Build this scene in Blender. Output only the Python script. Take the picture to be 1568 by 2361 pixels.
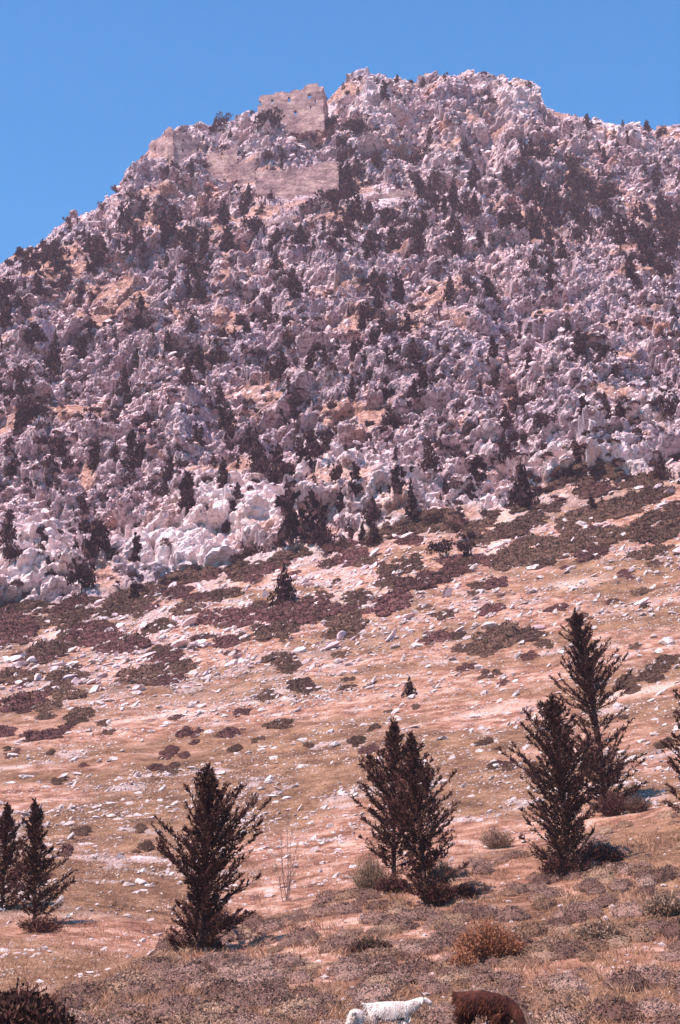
import bpy, math, random
import numpy as np
from mathutils import Vector, Matrix, noise as mnoise
R = math.radians
random.seed(7)
rng = np.random.default_rng(11)
for o in list(bpy.data.objects): bpy.data.objects.remove(o)
SC = bpy.context.scene
COL = SC.collection

# ------------------------------------------------------------------ camera
PITCH = R(14.0)
FPX = 1180.5 / math.tan(R(18.0))          # focal length in the units of the 1568 x 2361 layout sheet
cam_d = bpy.data.cameras.new('camera'); cam = bpy.data.objects.new('camera', cam_d); COL.objects.link(cam)
cam_d.sensor_fit = 'VERTICAL'; cam_d.angle = R(36.0); cam_d.clip_start = 0.1; cam_d.clip_end = 5000
cam_d.sensor_height = 36.0; cam_d.lens = 18.0 / math.tan(R(18.0))
cam.location = (0, 0, 0); cam.rotation_euler = (math.pi/2 + PITCH, 0, 0)
SC.camera = cam
SC.render.resolution_x = 680; SC.render.resolution_y = 1024

# ------------------------------------------------------------------ sky, sun, exposure
SUN_EL = R(56); SUN_AZ = math.atan2(-0.64, -0.66)          # sun high on the left, a little behind the viewer
sdir = Vector((math.sin(SUN_AZ)*math.cos(SUN_EL), math.cos(SUN_AZ)*math.cos(SUN_EL), math.sin(SUN_EL)))
W = bpy.data.worlds.new('World'); SC.world = W; W.use_nodes = True
wn = W.node_tree.nodes; wl = W.node_tree.links; wn.clear()
sky = wn.new('ShaderNodeTexSky'); sky.sky_type = 'NISHITA'; sky.sun_disc = False
sky.sun_elevation = SUN_EL; sky.sun_rotation = SUN_AZ
sky.air_density = 1.6; sky.dust_density = 0.6; sky.ozone_density = 3.0; sky.altitude = 300
bg = wn.new('ShaderNodeBackground'); bg.inputs['Strength'].default_value = 0.083
wo = wn.new('ShaderNodeOutputWorld')
tint = wn.new('ShaderNodeMix'); tint.data_type = 'RGBA'; tint.blend_type = 'MULTIPLY'; tint.inputs[0].default_value = 1.0
tint.inputs[7].default_value = (0.20, 0.86, 1.32, 1); wl.new(sky.outputs[0], tint.inputs[6]); wl.new(tint.outputs[2], bg.inputs[0]); wl.new(bg.outputs[0], wo.inputs[0])
sl = bpy.data.lights.new('sun', 'SUN'); sun = bpy.data.objects.new('sun', sl); COL.objects.link(sun)
sl.energy = 5.0; sl.angle = R(0.5); sl.color = (1.0, 0.83, 0.76)
sun.rotation_euler = sdir.to_track_quat('Z', 'Y').to_euler()
SC.view_settings.view_transform = 'Standard'; SC.view_settings.look = 'None'
SC.view_settings.gamma = 1.0; SC.view_settings.exposure = 0.86
SC.render.filter_size = 2.3

# ------------------------------------------------------------------ helpers
def tag(o, label=None, cat=None, group=None, kind=None):
    if label: o['label'] = label
    if cat: o['category'] = cat
    if group: o['group'] = group
    if kind: o['kind'] = kind
    return o
def empty(name, loc=(0, 0, 0), rz=0):
    o = bpy.data.objects.new(name, None); COL.objects.link(o); o.location = loc; o.rotation_euler = (0, 0, rz)
    o.empty_display_size = 0.3
    return o
def mesh_data(name, v, f, mat=None, smooth=False, attrs=None):
    """v (N,3); f (M,4) or (M,3) int array, or a list of such arrays"""
    fl = f if isinstance(f, list) else [f]
    me = bpy.data.meshes.new(name)
    v = np.ascontiguousarray(v, np.float32)
    me.vertices.add(len(v)); me.vertices.foreach_set('co', v.ravel())
    idx = np.concatenate([a.ravel() for a in fl]).astype(np.int32)
    ln = np.concatenate([np.full(len(a), a.shape[1]) for a in fl]).astype(np.int32)
    st = np.concatenate([[0], np.cumsum(ln)[:-1]]).astype(np.int32)
    me.loops.add(len(idx)); me.loops.foreach_set('vertex_index', idx)
    me.polygons.add(len(ln)); me.polygons.foreach_set('loop_start', st)
    me.update(calc_edges=True); me.validate()
    me.polygons.foreach_set('use_smooth', np.full(len(me.polygons), smooth))
    if attrs:
        for k, (dom, a) in attrs.items():
            at = me.attributes.new(k, 'FLOAT', dom); at.data.foreach_set('value', np.ascontiguousarray(a, np.float32).ravel())
    if mat: me.materials.append(mat)
    return me
def obj(name, me, parent=None, loc=None):
    o = bpy.data.objects.new(name, me); COL.objects.link(o)
    if parent: o.parent = parent
    if loc is not None: o.location = loc
    return o

# ---- numpy noise
def h3(x, y, z, s):
    n = (x*np.uint32(374761393) + y*np.uint32(668265263) + z*np.uint32(2147483647) + np.uint32((s*2654435761) & 0xffffffff))
    n = (n ^ (n >> np.uint32(13)))*np.uint32(1274126177); n = n ^ (n >> np.uint32(16))
    n = n*np.uint32(2246822519); n = n ^ (n >> np.uint32(15))
    return n
def hf(n): return (n & np.uint32(0xffffff)).astype(np.float32)/np.float32(16777216.0)
def vnoise(p, s=0):
    i = np.floor(p); f = (p - i).astype(np.float32); i = i.astype(np.int64).astype(np.uint32)
    u = f*f*(3 - 2*f); r = 0
    for dx in (0, 1):
        for dy in (0, 1):
            for dz in (0, 1):
                w = (u[..., 0] if dx else 1-u[..., 0])*(u[..., 1] if dy else 1-u[..., 1])*(u[..., 2] if dz else 1-u[..., 2])
                r = r + w*hf(h3(i[..., 0]+np.uint32(dx), i[..., 1]+np.uint32(dy), i[..., 2]+np.uint32(dz), s))
    return r
def fbm(p, s=0, o=4, g=0.5):
    r = 0; a = 1; t = 0
    for k in range(o):
        r = r + a*vnoise(p*(2.03**k) + k*17.3, s+k); t += a; a *= g
    return r/t
def facet(p, s=0, tilt=0.9):
    """blocks: every voronoi cell is its own tilted plane; also returns the distance to the crack between cells"""
    b = np.floor(p - 0.5); d1 = np.full(p.shape[:-1], 9e9, np.float32); d2 = d1.copy(); val = np.zeros_like(d1)
    bi = b.astype(np.int64).astype(np.uint32)
    for dx in (0, 1):
        for dy in (0, 1):
            for dz in (0, 1):
                cx = bi[..., 0]+np.uint32(dx); cy = bi[..., 1]+np.uint32(dy); cz = bi[..., 2]+np.uint32(dz)
                h = h3(cx, cy, cz, s); a = hf(h); bb = hf(h*np.uint32(747796405)+np.uint32(11)); c = hf(h*np.uint32(277803737)+np.uint32(7))
                qx = p[..., 0] - (b[..., 0]+dx+0.1+0.8*a); qy = p[..., 1] - (b[..., 1]+dy+0.1+0.8*bb); qz = p[..., 2] - (b[..., 2]+dz+0.1+0.8*c)
                d = qx*qx + qy*qy + qz*qz
                h2 = h3(cx, cy, cz, s+91); t1 = hf(h2)-0.5; t2 = hf(h2*np.uint32(747796405)+np.uint32(5))-0.5; t3 = hf(h2*np.uint32(277803737)+np.uint32(3))-0.5
                v = (a-0.5)*0.8 + 2.6*tilt*(t1*qx + t2*qy + t3*qz) + 0.12*d
                m = d < d1
                d2 = np.where(m, d1, np.minimum(d2, d)); val = np.where(m, v, val); d1 = np.where(m, d, d1)
    return val, np.sqrt(d2)-np.sqrt(d1)
def sst(a, b, x): t = np.clip((x-a)/(b-a), 0, 1); return t*t*(3-2*t)

# ------------------------------------------------------------------ materials
def mat_new(name):
    m = bpy.data.materials.new(name); m.use_nodes = True; n = m.node_tree.nodes; n.clear()
    b = n.new('ShaderNodeBsdfPrincipled'); o = n.new('ShaderNodeOutputMaterial'); m.node_tree.links.new(b.outputs[0], o.inputs[0])
    b.inputs['Roughness'].default_value = 0.95; b.inputs['Specular IOR Level'].default_value = 0.12
    return m, n, m.node_tree.links, b
def nz(n, l, scale, detail=4, rough=0.6, vec=None, typ='N'):
    t = n.new('ShaderNodeTexNoise' if typ == 'N' else 'ShaderNodeTexVoronoi')
    t.inputs['Scale'].default_value = scale
    if typ == 'N': t.inputs['Detail'].default_value = detail; t.inputs['Roughness'].default_value = rough
    if vec is not None: l.new(vec, t.inputs['Vector'])
    return t.outputs['Fac'] if typ == 'N' else t.outputs['Distance']
def ramp(n, l, src, stops):
    r = n.new('ShaderNodeValToRGB'); l.new(src, r.inputs[0]); e = r.color_ramp.elements
    while len(e) < len(stops): e.new(0.5)
    for k, (p, c) in enumerate(stops):
        e[k].position = p; e[k].color = (c, c, c, 1) if isinstance(c, float) else (*c, 1)
    return r.outputs[0]
def mix(n, l, fac, a, b, mode='MIX'):
    m = n.new('ShaderNodeMix'); m.data_type = 'RGBA'; m.blend_type = mode
    for s, v in ((0, fac), (6, a), (7, b)):
        if isinstance(v, (int, float)): m.inputs[s].default_value = v
        elif isinstance(v, tuple): m.inputs[s].default_value = (*v, 1)
        else: l.new(v, m.inputs[s])
    return m.outputs[2]
def attr(n, name): a = n.new('ShaderNodeAttribute'); a.attribute_name = name; return a.outputs['Fac']
def bump(n, l, b, h, st, dist):
    k = n.new('ShaderNodeBump'); k.inputs['Strength'].default_value = st; k.inputs['Distance'].default_value = dist
    l.new(h, k.inputs['Height']); l.new(k.outputs[0], b.inputs['Normal'])
def opos(n): return n.new('ShaderNodeNewGeometry').outputs['Position']

def terrain_mat():
    m, n, l, b = mat_new('hillside_rock_and_soil'); P = opos(n)
    rock = ramp(n, l, nz(n, l, 1.1, 6, 0.78, P), [(0.34, (0.09, 0.055, 0.06)), (0.43, (0.34, 0.23, 0.25)), (0.53, (0.64, 0.47, 0.475)), (0.64, (0.90, 0.72, 0.70))])
    big = ramp(n, l, nz(n, l, 0.045, 3, 0.5, P), [(0.42, 0.0), (0.62, 1.0)])
    rock = mix(n, l, big, rock, mix(n, l, 0.45, rock, (0.30, 0.235, 0.30)))
    stain = ramp(n, l, nz(n, l, 0.10, 5, 0.65, P), [(0.57, 0.0), (0.68, 1.0)])
    rock = mix(n, l, mix(n, l, 0.5, stain, stain, 'MULTIPLY'), rock, (0.50, 0.25, 0.18))
    pale = attr(n, 'pale')
    rock = mix(n, l, pale, rock, mix(n, l, 0.62, rock, (0.98, 0.81, 0.78)))
    soil = ramp(n, l, nz(n, l, 0.8, 5, 0.7, P), [(0.36, (0.15, 0.064, 0.044)), (0.5, (0.37, 0.178, 0.118)), (0.66, (0.66, 0.41, 0.325))])
    grass = ramp(n, l, mix(n, l, 0.55, nz(n, l, 5.0, 4, 0.75, P), nz(n, l, 0.45, 5, 0.7, P)), [(0.39, (0.052, 0.025, 0.016)), (0.5, (0.205, 0.107, 0.060)), (0.64, (0.44, 0.245, 0.15))])
    so = mix(n, l, attr(n, 'grass'), soil, grass)
    col = mix(n, l, attr(n, 'rock'), so, rock)
    col = mix(n, l, attr(n, 'bare'), col, ramp(n, l, nz(n, l, 2.0, 4, .7, P), [(.35, (.50, .27, .20)), (.55, (.66, .45, .37))]))
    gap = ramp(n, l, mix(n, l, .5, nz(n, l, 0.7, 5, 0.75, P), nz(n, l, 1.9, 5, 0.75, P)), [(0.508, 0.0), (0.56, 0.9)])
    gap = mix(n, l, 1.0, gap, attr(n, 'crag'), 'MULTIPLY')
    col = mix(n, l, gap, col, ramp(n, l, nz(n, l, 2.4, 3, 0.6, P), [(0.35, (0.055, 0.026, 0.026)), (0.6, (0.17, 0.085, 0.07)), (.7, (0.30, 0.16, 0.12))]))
    l.new(col, b.inputs['Base Color'])
    h = mix(n, l, 0.5, nz(n, l, 1.3, 7, 0.75, P), nz(n, l, 6, 4, 0.7, P))
    bump(n, l, b, h, 0.85, 0.4)
    return m
def leaf_mat(name, c0, c1, c2, trans=0.0):
    m, n, l, b = mat_new(name)
    c = ramp(n, l, attr(n, 'tone'), [(0.0, c0), (0.55, c1), (1.0, c2)])
    oi = n.new('ShaderNodeObjectInfo'); v = ramp(n, l, oi.outputs['Random'], [(0.0, 0.75), (1.0, 1.25)])
    l.new(mix(n, l, 1.0, c, v, 'MULTIPLY'), b.inputs['Base Color'])
    b.inputs['Roughness'].default_value = 0.8
    return m
def rock_mat(name, dark, mid, lite, sc=3.0):
    m, n, l, b = mat_new(name); P = opos(n)
    c = ramp(n, l, nz(n, l, sc, 6, 0.7, P), [(0.3, dark), (0.48, mid), (0.68, lite)])
    l.new(c, b.inputs['Base Color']); bump(n, l, b, nz(n, l, sc*3, 6, 0.7, P), 0.8, 0.12)
    return m
def wall_mat():
    m, n, l, b = mat_new('rubble_masonry'); P = opos(n)
    c = ramp(n, l, nz(n, l, 0.35, 6, 0.7, P), [(0.34, (0.22, 0.125, 0.13)), (0.5, (0.45, 0.275, 0.26)), (0.66, (0.68, 0.44, 0.37))])
    mp = n.new('ShaderNodeMapping'); mp.inputs['Scale'].default_value = (0.35, 0.35, 1.5); l.new(P, mp.inputs['Vector'])
    co = ramp(n, l, nz(n, l, 0.8, 3, 0.6, mp.outputs[0]), [(0.40, 0.70), (0.60, 1.12)])
    c = mix(n, l, 1.0, c, co, 'MULTIPLY')
    l.new(c, b.inputs['Base Color']); bt = nz(n, l, 1.7, 4, 0.6, P, 'V'); c2 = mix(n, l, 1.0, c, ramp(n, l, bt, [(.15, 1.05), (.6, .78)]), 'MULTIPLY'); l.new(c2, b.inputs['Base Color'])
    bump(n, l, b, nz(n, l, 2.5, 5, 0.7, P), 0.7, 0.25)
    return m
def hide_mat(name, dark, mid, lite, sc=6):
    m, n, l, b = mat_new(name)
    tc = n.new('ShaderNodeTexCoord'); mp = n.new('ShaderNodeMapping'); mp.inputs['Scale'].default_value = (1, 1, 0.35)
    l.new(tc.outputs['Object'], mp.inputs['Vector'])
    c = ramp(n, l, nz(n, l, sc, 5, 0.7, mp.outputs[0]), [(0.32, dark), (0.5, mid), (0.68, lite)])
    l.new(c, b.inputs['Base Color']); bump(n, l, b, nz(n, l, sc*6, 4, 0.7, mp.outputs[0]), 1.0, 0.03)
    return m
M_T = terrain_mat()
M_FAR = leaf_mat('far_evergreen_foliage', (0.022, 0.008, 0.009), (0.044, 0.018, 0.018), (0.09, 0.048, 0.038))
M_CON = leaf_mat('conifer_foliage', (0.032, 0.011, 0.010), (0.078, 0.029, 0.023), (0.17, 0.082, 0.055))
M_MAQ = leaf_mat('low_scrub_foliage', (0.065, 0.032, 0.024), (0.115, 0.062, 0.045), (0.19, 0.115, 0.075))
M_MAR = leaf_mat('maroon_scrub_foliage', (0.070, 0.028, 0.028), (0.125, 0.055, 0.050), (0.19, 0.095, 0.075))
M_CUS = leaf_mat('cushion_scrub_foliage', (0.10, 0.050, 0.038), (0.25, 0.145, 0.115), (0.47, 0.31, 0.25))
M_DRY = leaf_mat('dry_rust_twigs', (0.15, 0.045, 0.025), (0.30, 0.115, 0.06), (0.46, 0.22, 0.13))
M_BRN = leaf_mat('grey_brown_twigs', (0.12, 0.062, 0.040), (0.24, 0.145, 0.10), (0.40, 0.27, 0.19))
M_GRS = leaf_mat('dry_grass', (0.20, 0.095, 0.05), (0.38, 0.20, 0.12), (0.60, 0.36, 0.25))
M_BARK = rock_mat('bark', (0.05, 0.025, 0.02), (0.10, 0.05, 0.04), (0.17, 0.10, 0.08), 8)
M_PBARK = rock_mat('pale_bark', (0.16, 0.09, 0.08), (0.28, 0.17, 0.15), (0.42, 0.29, 0.26), 8)
M_ROCK = rock_mat('pale_limestone', (0.26, 0.18, 0.18), (0.50, 0.385, 0.365), (0.76, 0.63, 0.59), 2.2)
M_WALL = wall_mat()
def crag_mat():
    m, n, l, b = mat_new('crag_limestone'); P = opos(n)
    c = ramp(n, l, nz(n, l, 1.9, 6, 0.78, P), [(0.33, (0.19, 0.12, 0.125)), (0.42, (0.54, 0.385, 0.39)), (0.58, (0.88, 0.69, 0.66))])
    big = ramp(n, l, nz(n, l, 0.045, 3, 0.5, P), [(0.42, 0.0), (0.62, 1.0)])
    c = mix(n, l, big, c, mix(n, l, 0.4, c, (0.40, 0.30, 0.345)))
    st = ramp(n, l, nz(n, l, 0.10, 5, 0.65, P), [(0.56, 0.0), (0.66, 0.8)])
    c = mix(n, l, st, c, mix(n, l, .6, c, (0.55, 0.27, 0.19)))
    c = mix(n, l, 1.0, c, ramp(n, l, attr(n, 'tone'), [(0.0, (.50, .42, .43)), (.4, (1.0, .93, .95)), (1.0, (1.38, 1.33, 1.32))]), 'MULTIPLY')
    l.new(c, b.inputs['Base Color']); bump(n, l, b, nz(n, l, 5, 5, 0.7, P), 0.7, 0.2)
    return m
M_CRAG = crag_mat()

# ------------------------------------------------------------------ terrain layout (sheet x, sheet y -> ray, with a distance for every level)
def I(tab): xs, ys = zip(*tab); return lambda x: np.interp(x, xs, ys)
S_ = I([(-3000, 1150), (-1200, 860), (-420, 690), (-100, 622), (0, 602), (50, 585), (100, 562), (150, 515), (190, 492), (240, 480), (275, 442), (300, 402), (320, 365), (350, 338), (385, 305), (430, 288),
        (480, 292), (560, 272), (590, 256), (640, 264), (700, 262), (745, 246), (765, 230), (790, 202), (815, 176), (850, 170), (900, 176), (960, 176), (1010, 179), (1050, 173), (1110, 174), (1150, 184),
        (1200, 192), (1235, 208), (1255, 246), (1290, 260), (1340, 266), (1380, 278), (1420, 296), (1470, 288), (1520, 294), (1568, 289), (1700, 300), (1988, 400), (2600, 700), (4500, 1150)])
DS = I([(-420, 330), (0, 350), (300, 385), (500, 400), (800, 415), (1250, 425), (1568, 420), (1988, 430)])
T_ = I([(-420, 760), (0, 655), (200, 600), (350, 560), (520, 520), (700, 472), (900, 448), (1100, 480), (1300, 520), (1568, 560), (1988, 620)])
DT = I([(-420, 300), (0, 318), (500, 342), (900, 352), (1568, 350)])
C_ = I([(-420, 1460), (0, 1392), (200, 1380), (400, 1330), (520, 1310), (700, 1266), (780, 1252), (950, 1200), (1100, 1185), (1250, 1150), (1400, 1118), (1568, 1078), (1988, 990)])
M_ = I([(-420, 1740), (0, 1650), (500, 1610), (1000, 1540), (1568, 1450), (1988, 1360)])
B_ = I([(-420, 2425), (0, 2356), (150, 2304), (300, 2225), (400, 2188), (560, 2150), (800, 2062), (1050, 2004), (1250, 1962), (1568, 1872), (1988, 1760)])
DB = I([(-420, 28), (0, 33.5), (150, 37), (400, 47), (800, 55), (1250, 60), (1568, 63), (1988, 66)])
PYB = 2461.0
def ray(px, py):
    x = (np.asarray(px, float)-784)/FPX; y = (1180.5-np.asarray(py, float))/FPX
    X = x + 0*y; Y = math.cos(PITCH) - y*math.sin(PITCH); Z = math.sin(PITCH) + y*math.cos(PITCH)
    return np.stack([X/Y, np.ones_like(X), Z/Y], -1)
px_in = np.arange(-420, 1989, 2.65)
PXS = np.concatenate([-420 - np.cumsum(np.linspace(8, 90, 46))[::-1], px_in, 1988 + np.cumsum(np.linspace(8, 90, 46))])
NC = len(PXS)
N1, N2, N3 = 190, 390, 520
lev = np.stack([np.full(NC, PYB), B_(PXS), B_(PXS)-13, M_(PXS), C_(PXS), (C_(PXS)*0.5+T_(PXS)*0.5), T_(PXS), T_(PXS)-22, S_(PXS)])
dep = np.stack([np.full(NC, 26.0), DB(PXS), DB(PXS)*1.13, np.full(NC, 128.0), np.full(NC, 192.0), np.full(NC, 258.0), DT(PXS), DT(PXS)+18, DS(PXS)])
lev[7] = np.maximum(lev[7], lev[8]+2); lev[6] = np.maximum(lev[6], lev[7]+2)
rowpy = np.concatenate([
    lev[0] + (lev[1]-lev[0])*np.linspace(0, 1, N1, endpoint=False)[:, None],
    lev[1] + (lev[4]-lev[1])*np.linspace(0, 1, N2, endpoint=False)[:, None],
    lev[4] + (lev[8]-lev[4])*np.linspace(0, 1, N3)[:, None]])
NR = len(rowpy)
LD = np.empty_like(rowpy)
for j in range(NC):
    LD[:, j] = np.interp(-rowpy[:, j], -lev[:, j], np.log(dep[:, j]))
for k in range(14):      # soften the creases between the levels
    q = LD.copy(); q[1:-1] = 0.25*LD[:-2] + 0.5*LD[1:-1] + 0.25*LD[2:]; LD = q
    if k % 2 == 0:
        q = LD.copy(); q[:, 1:-1] = 0.25*LD[:, :-2] + 0.5*LD[:, 1:-1] + 0.25*LD[:, 2:]; LD = q
PXG = np.broadcast_to(PXS, rowpy.shape)
base = ray(PXG, rowpy)*np.exp(LD)[..., None]
# base normals
du = np.gradient(base, axis=1); dv = np.gradient(base, axis=0)
nrm = np.cross(du, dv); nrm /= np.linalg.norm(nrm, axis=-1, keepdims=True)+1e-9
nrm[nrm[..., 2] < 0] *= -1
D = np.exp(LD)
p = base.astype(np.float32)
fr = (rowpy - S_(PXS))/(C_(PXS)-S_(PXS))            # 0 on the skyline, 1 at the foot of the crags
fm = (rowpy - C_(PXS))/(M_(PXS)-C_(PXS))            # 0 at the foot, 1 where the pasture starts
mount = sst(1.06, 0.97, fr)
# spots where masonry stands: keep the rock from swallowing it (x, y, rx, ry)
FLAT = [(672, 262, 95, 42, -1.0), (398, 350, 62, 30, -0.5), (515, 392, 45, 34, 0), (570, 410, 40, 28, 0), (690, 432, 110, 34, 0), (880, 456, 85, 16, 0), (622, 512, 80, 14, 0)]
flat = np.ones_like(fr); push = np.zeros_like(fr)
for (x, y, rx, ry, ps) in FLAT:
    g = np.exp(-(((PXG-x)/rx)**2 + ((rowpy-y)/ry)**2)**2)
    flat = flat*(1-0.85*g); push += ps*g
# crags that stand out of the face, and gullies (x, y, rx, ry, metres)
CRAG = [(580, 1180, 95, 60, 6), (470, 1225, 60, 45, 3.5), (380, 1265, 90, 38, 4), (290, 1290, 50, 30, 3), (80, 1290, 110, 80, 5), (740, 1110, 70, 80, 5), (880, 1150, 90, 70, 4.5), (300, 1060, 160, 70, 6), (60, 900, 100, 160, 7), (190, 1110, 40, 40, -3),
        (420, 980, 50, 60, 5), (520, 980, 40, 60, -4), (130, 820, 26, 120, -5), (600, 720, 60, 150, -4), (760, 860, 120, 100, 5), (1000, 900, 120, 140, 5), (1180, 850, 40, 200, -5), (1350, 880, 120, 140, 6),
        (1500, 760, 90, 100, 6), (1120, 1020, 90, 60, 5), (850, 250, 70, 80, 7), (960, 330, 30, 120, -6), (1060, 270, 60, 90, 6), (1190, 260, 60, 70, 8), (1130, 360, 30, 90, -6), (1300, 360, 90, 70, 6), (1440, 330, 60, 50, 5),
        (340, 480, 110, 80, 6), (180, 560, 60, 50, 4), (640, 340, 60, 60, 5), (560, 300, 50, 30, 4), (1480, 480, 90, 70, 5), (650, 980, 60, 90, -4), (940, 700, 60, 100, -4), (350, 760, 70, 120, 4), (1260, 1010, 120, 35, 4), (1380, 1080, 110, 25, 2.5)]
big = np.zeros_like(fr)
for (x, y, rx, ry, a) in CRAG:
    big += 0.8*a*np.exp(-((PXG-x)/rx)**2 - ((rowpy-y)/ry)**2)
wp = p + 2.5*np.stack([fbm(p/7.0, 3, 2)-.5, fbm(p/7.0, 5, 2)-.5, fbm(p/7.0, 8, 2)-.5], -1)*2
soilN = fbm(p/np.array([16, 16, 9], np.float32), 40, 4)
tband = np.exp(-((rowpy-(T_(PXS)+8))/26)**2)        # earthy ledge below the walls
rockm = mount*(1 - 0.85*sst(0.585, 0.68, soilN + 0.10*tband + 0.10*(fbm(p/2.5, 44, 3)-.5)))
scr = np.zeros_like(fr)
for (x, y, rx, ry) in [(520, 620, 16, 60), (525, 745, 40, 45), (1150, 1215, 45, 50), (1000, 1190, 150, 16), (1330, 1125, 160, 18), (730, 1235, 60, 14), (240, 1345, 50, 30), (900, 735, 90, 22), (205, 1105, 28, 26), (820, 755, 40, 40)]:
    scr = np.maximum(scr, np.exp(-(((PXG-x)/rx)**2 + ((rowpy-y)/ry)**2)))
rockm *= 1 - 0.85*sst(0.25, 0.7, scr + 0.35*(soilN-.5))
# outcrops in the scrub belt and the pasture
outN = fbm(p/np.array([7, 7, 4], np.float32), 60, 4)
lftw = sst(1250, 500, PXG)
out = sst(0.50, 0.57, outN + 0.05*lftw)*sst(1.25, 0.25, fm + 0.45*(1-lftw))*(1-mount)*(rowpy < B_(PXS)-30)
outp = 0.8*sst(0.60, 0.66, fbm(p/np.array([4.5, 3.0, 2.0], np.float32), 71, 4))*(1-mount)*(fm > 0.4)*(rowpy < B_(PXS)-30)*sst(46, 70, D)
brk = sst(.47, .55, fbm(p/np.array([1.4, 1.4, .8], np.float32), 73, 3))
rockm = np.clip(np.maximum(rockm, np.maximum(out, outp)*brk*.45), 0, 1)
crag_w = np.clip(np.maximum(mount*(0.35+0.65*rockm), np.maximum(1.0*out, 0.22*sst(1.0, 0.2, fm)*(1-mount))), 0, 1)*np.clip(flat, 0, 1)
slab = np.zeros_like(fr)
for (x, y, rx, ry) in [(60, 770, 90, 60), (560, 1190, 130, 62), (400, 1262, 190, 48), (50, 1320, 130, 50), (330, 1250, 90, 45), (300, 1090, 110, 40), (400, 985, 28, 40), (470, 1000, 50, 60), (40, 930, 60, 90), (60, 1270, 70, 60), (160, 1100, 30, 45), (720, 1000, 26, 30), (1170, 950, 50, 30), (1290, 1015, 80, 22), (1480, 800, 60, 60), (1120, 1040, 50, 30), (860, 250, 30, 50), (1190, 260, 40, 50), (560, 340, 50, 30)]:
    slab = np.maximum(slab, np.exp(-(((PXG-x)/rx)**2 + ((rowpy-y)/ry)**2)**1.5))
slab = sst(.35, .75, slab + .6*(fbm(p/4.0, 37, 3)-.5))
SEC = slice(N1, NR)
pp = wp[SEC]
st1 = np.array([1, 1, 0.85], np.float32)
f1, e1 = facet(pp*st1/8.5, 1); f2, e2 = facet(pp*st1/3.6 + 7, 2); ps_ = p[SEC]; la = np.float32(.55); lu = ps_[..., 0]*np.cos(la) + ps_[..., 2]*np.sin(la); lw = -ps_[..., 0]*np.sin(la) + ps_[..., 2]*np.cos(la)
lay = np.stack([lu*.55, ps_[..., 1]*.8, lw*1.35], -1) + .8*(fbm(ps_/6.0, 13, 2)[..., None]-.5)*2
f3, e3 = facet(lay/1.9 + 3, 3); f4, e4 = facet(lay/0.95 + 5, 4)
rid = 1 - np.abs(2*fbm(pp/np.array([11, 11, 20], np.float32), 21, 4)-1)*2.2
dsp = np.zeros_like(fr)
am = mount[SEC]
rk = rockm[SEC]
rsz = np.clip(am + 0.30, 0, 1)
dsp[SEC] = (am*(3.8*f1*(.35+.65*rk)*(1-.6*slab[SEC]) + 1.3*(rid-0.5) - 1.0*sst(0.12, 0.0, e1)) + rk*am*(1.7*f2 - .7*sst(0.16, 0, e2)) + rk*am*(0.6*f3 - 0.25*sst(.2, 0, e3)) + 0.10*rk*(1-am)*f2)*flat[SEC]
slab0 = np.zeros_like(fr)
for (x, y, rx, ry) in [(60, 770, 90, 60), (560, 1190, 130, 62), (400, 1262, 190, 48), (50, 1320, 130, 50), (330, 1250, 90, 45), (300, 1090, 110, 40), (60, 1270, 70, 60)]:
    slab0 = np.maximum(slab0, np.exp(-(((PXG-x)/rx)**2 + ((rowpy-y)/ry)**2)))
for k in range(1):
    q = dsp.copy(); q[1:-1, 1:-1] = (4*dsp[1:-1, 1:-1] + 2*(dsp[:-2, 1:-1]+dsp[2:, 1:-1]+dsp[1:-1, :-2]+dsp[1:-1, 2:]) + dsp[:-2, :-2]+dsp[2:, 2:]+dsp[:-2, 2:]+dsp[2:, :-2])/16; dsp = q
fine = fbm(p[SEC]/0.8, 31, 2)-0.5
dsp[SEC] += fine*(0.12*rk*am + 0.06) + rk*am*flat[SEC]*(.8*f3 - .35*sst(.22, 0, e3) + .28*f4 - .12*sst(.22, 0, e4))*(1-.35*slab0[SEC])
dsp += big*mount*flat + push*1.5
nearw = sst(95, 40, D)
dsp += (1-mount)*((fbm(p/3.0, 80, 3)-.5)*(0.5*(1-nearw)+0.34*nearw) + (fbm(p/0.7, 84, 2)-.5)*0.14*nearw)
# little stone-edged steps that follow the slope of the pasture
zz = p[..., 2] - 0.06*p[..., 0] + 1.4*fbm(p/12.0, 90, 2)
stp = (zz/1.15) % 1.0
dsp += (1-mount)*(D > 70)*0.16*(sst(0, 0.45, stp) - stp)
edge = sst(0.0, 0.06, fr)
toc = -base.copy(); toc[..., 2] = 0; toc /= np.linalg.norm(toc, axis=-1, keepdims=True)
# on the crags the relief stands out of the face sideways, as ledges and faces do; on the pasture it rises along the slope's normal
dirv = nrm*(1-.58*mount[..., None]) + toc*(.80*mount[..., None])
G = base + dirv*(dsp*(0.45+0.55*edge))[..., None]
pale = np.zeros_like(fr)
for (x, y, rx, ry, a) in [(560, 1190, 170, 85, 1), (400, 1270, 230, 62, 1), (60, 1320, 190, 70, 1), (80, 1290, 150, 90, .9), (740, 1110, 90, 100, .9), (880, 1150, 120, 90, .8), (1100, 1180, 200, 60, .9), (1350, 1090, 220, 60, .9), (1190, 230, 80, 70, .7), (860, 240, 90, 90, .5), (950, 360, 200, 60, .4), (1440, 310, 120, 50, .6), (640, 1400, 300, 160, .9), (1500, 960, 100, 60, .6), (150, 1500, 300, 120, .7), (560, 330, 120, 70, .3)]:
    pale = np.maximum(pale, a*np.exp(-(((PXG-x)/rx)**2 + ((rowpy-y)/ry)**2)**1.5))
pale = np.maximum(pale, 0.75*(fm > 0.9))*np.clip(0.5+1.1*fbm(p/5.0, 33, 3), 0, 1)
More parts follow.
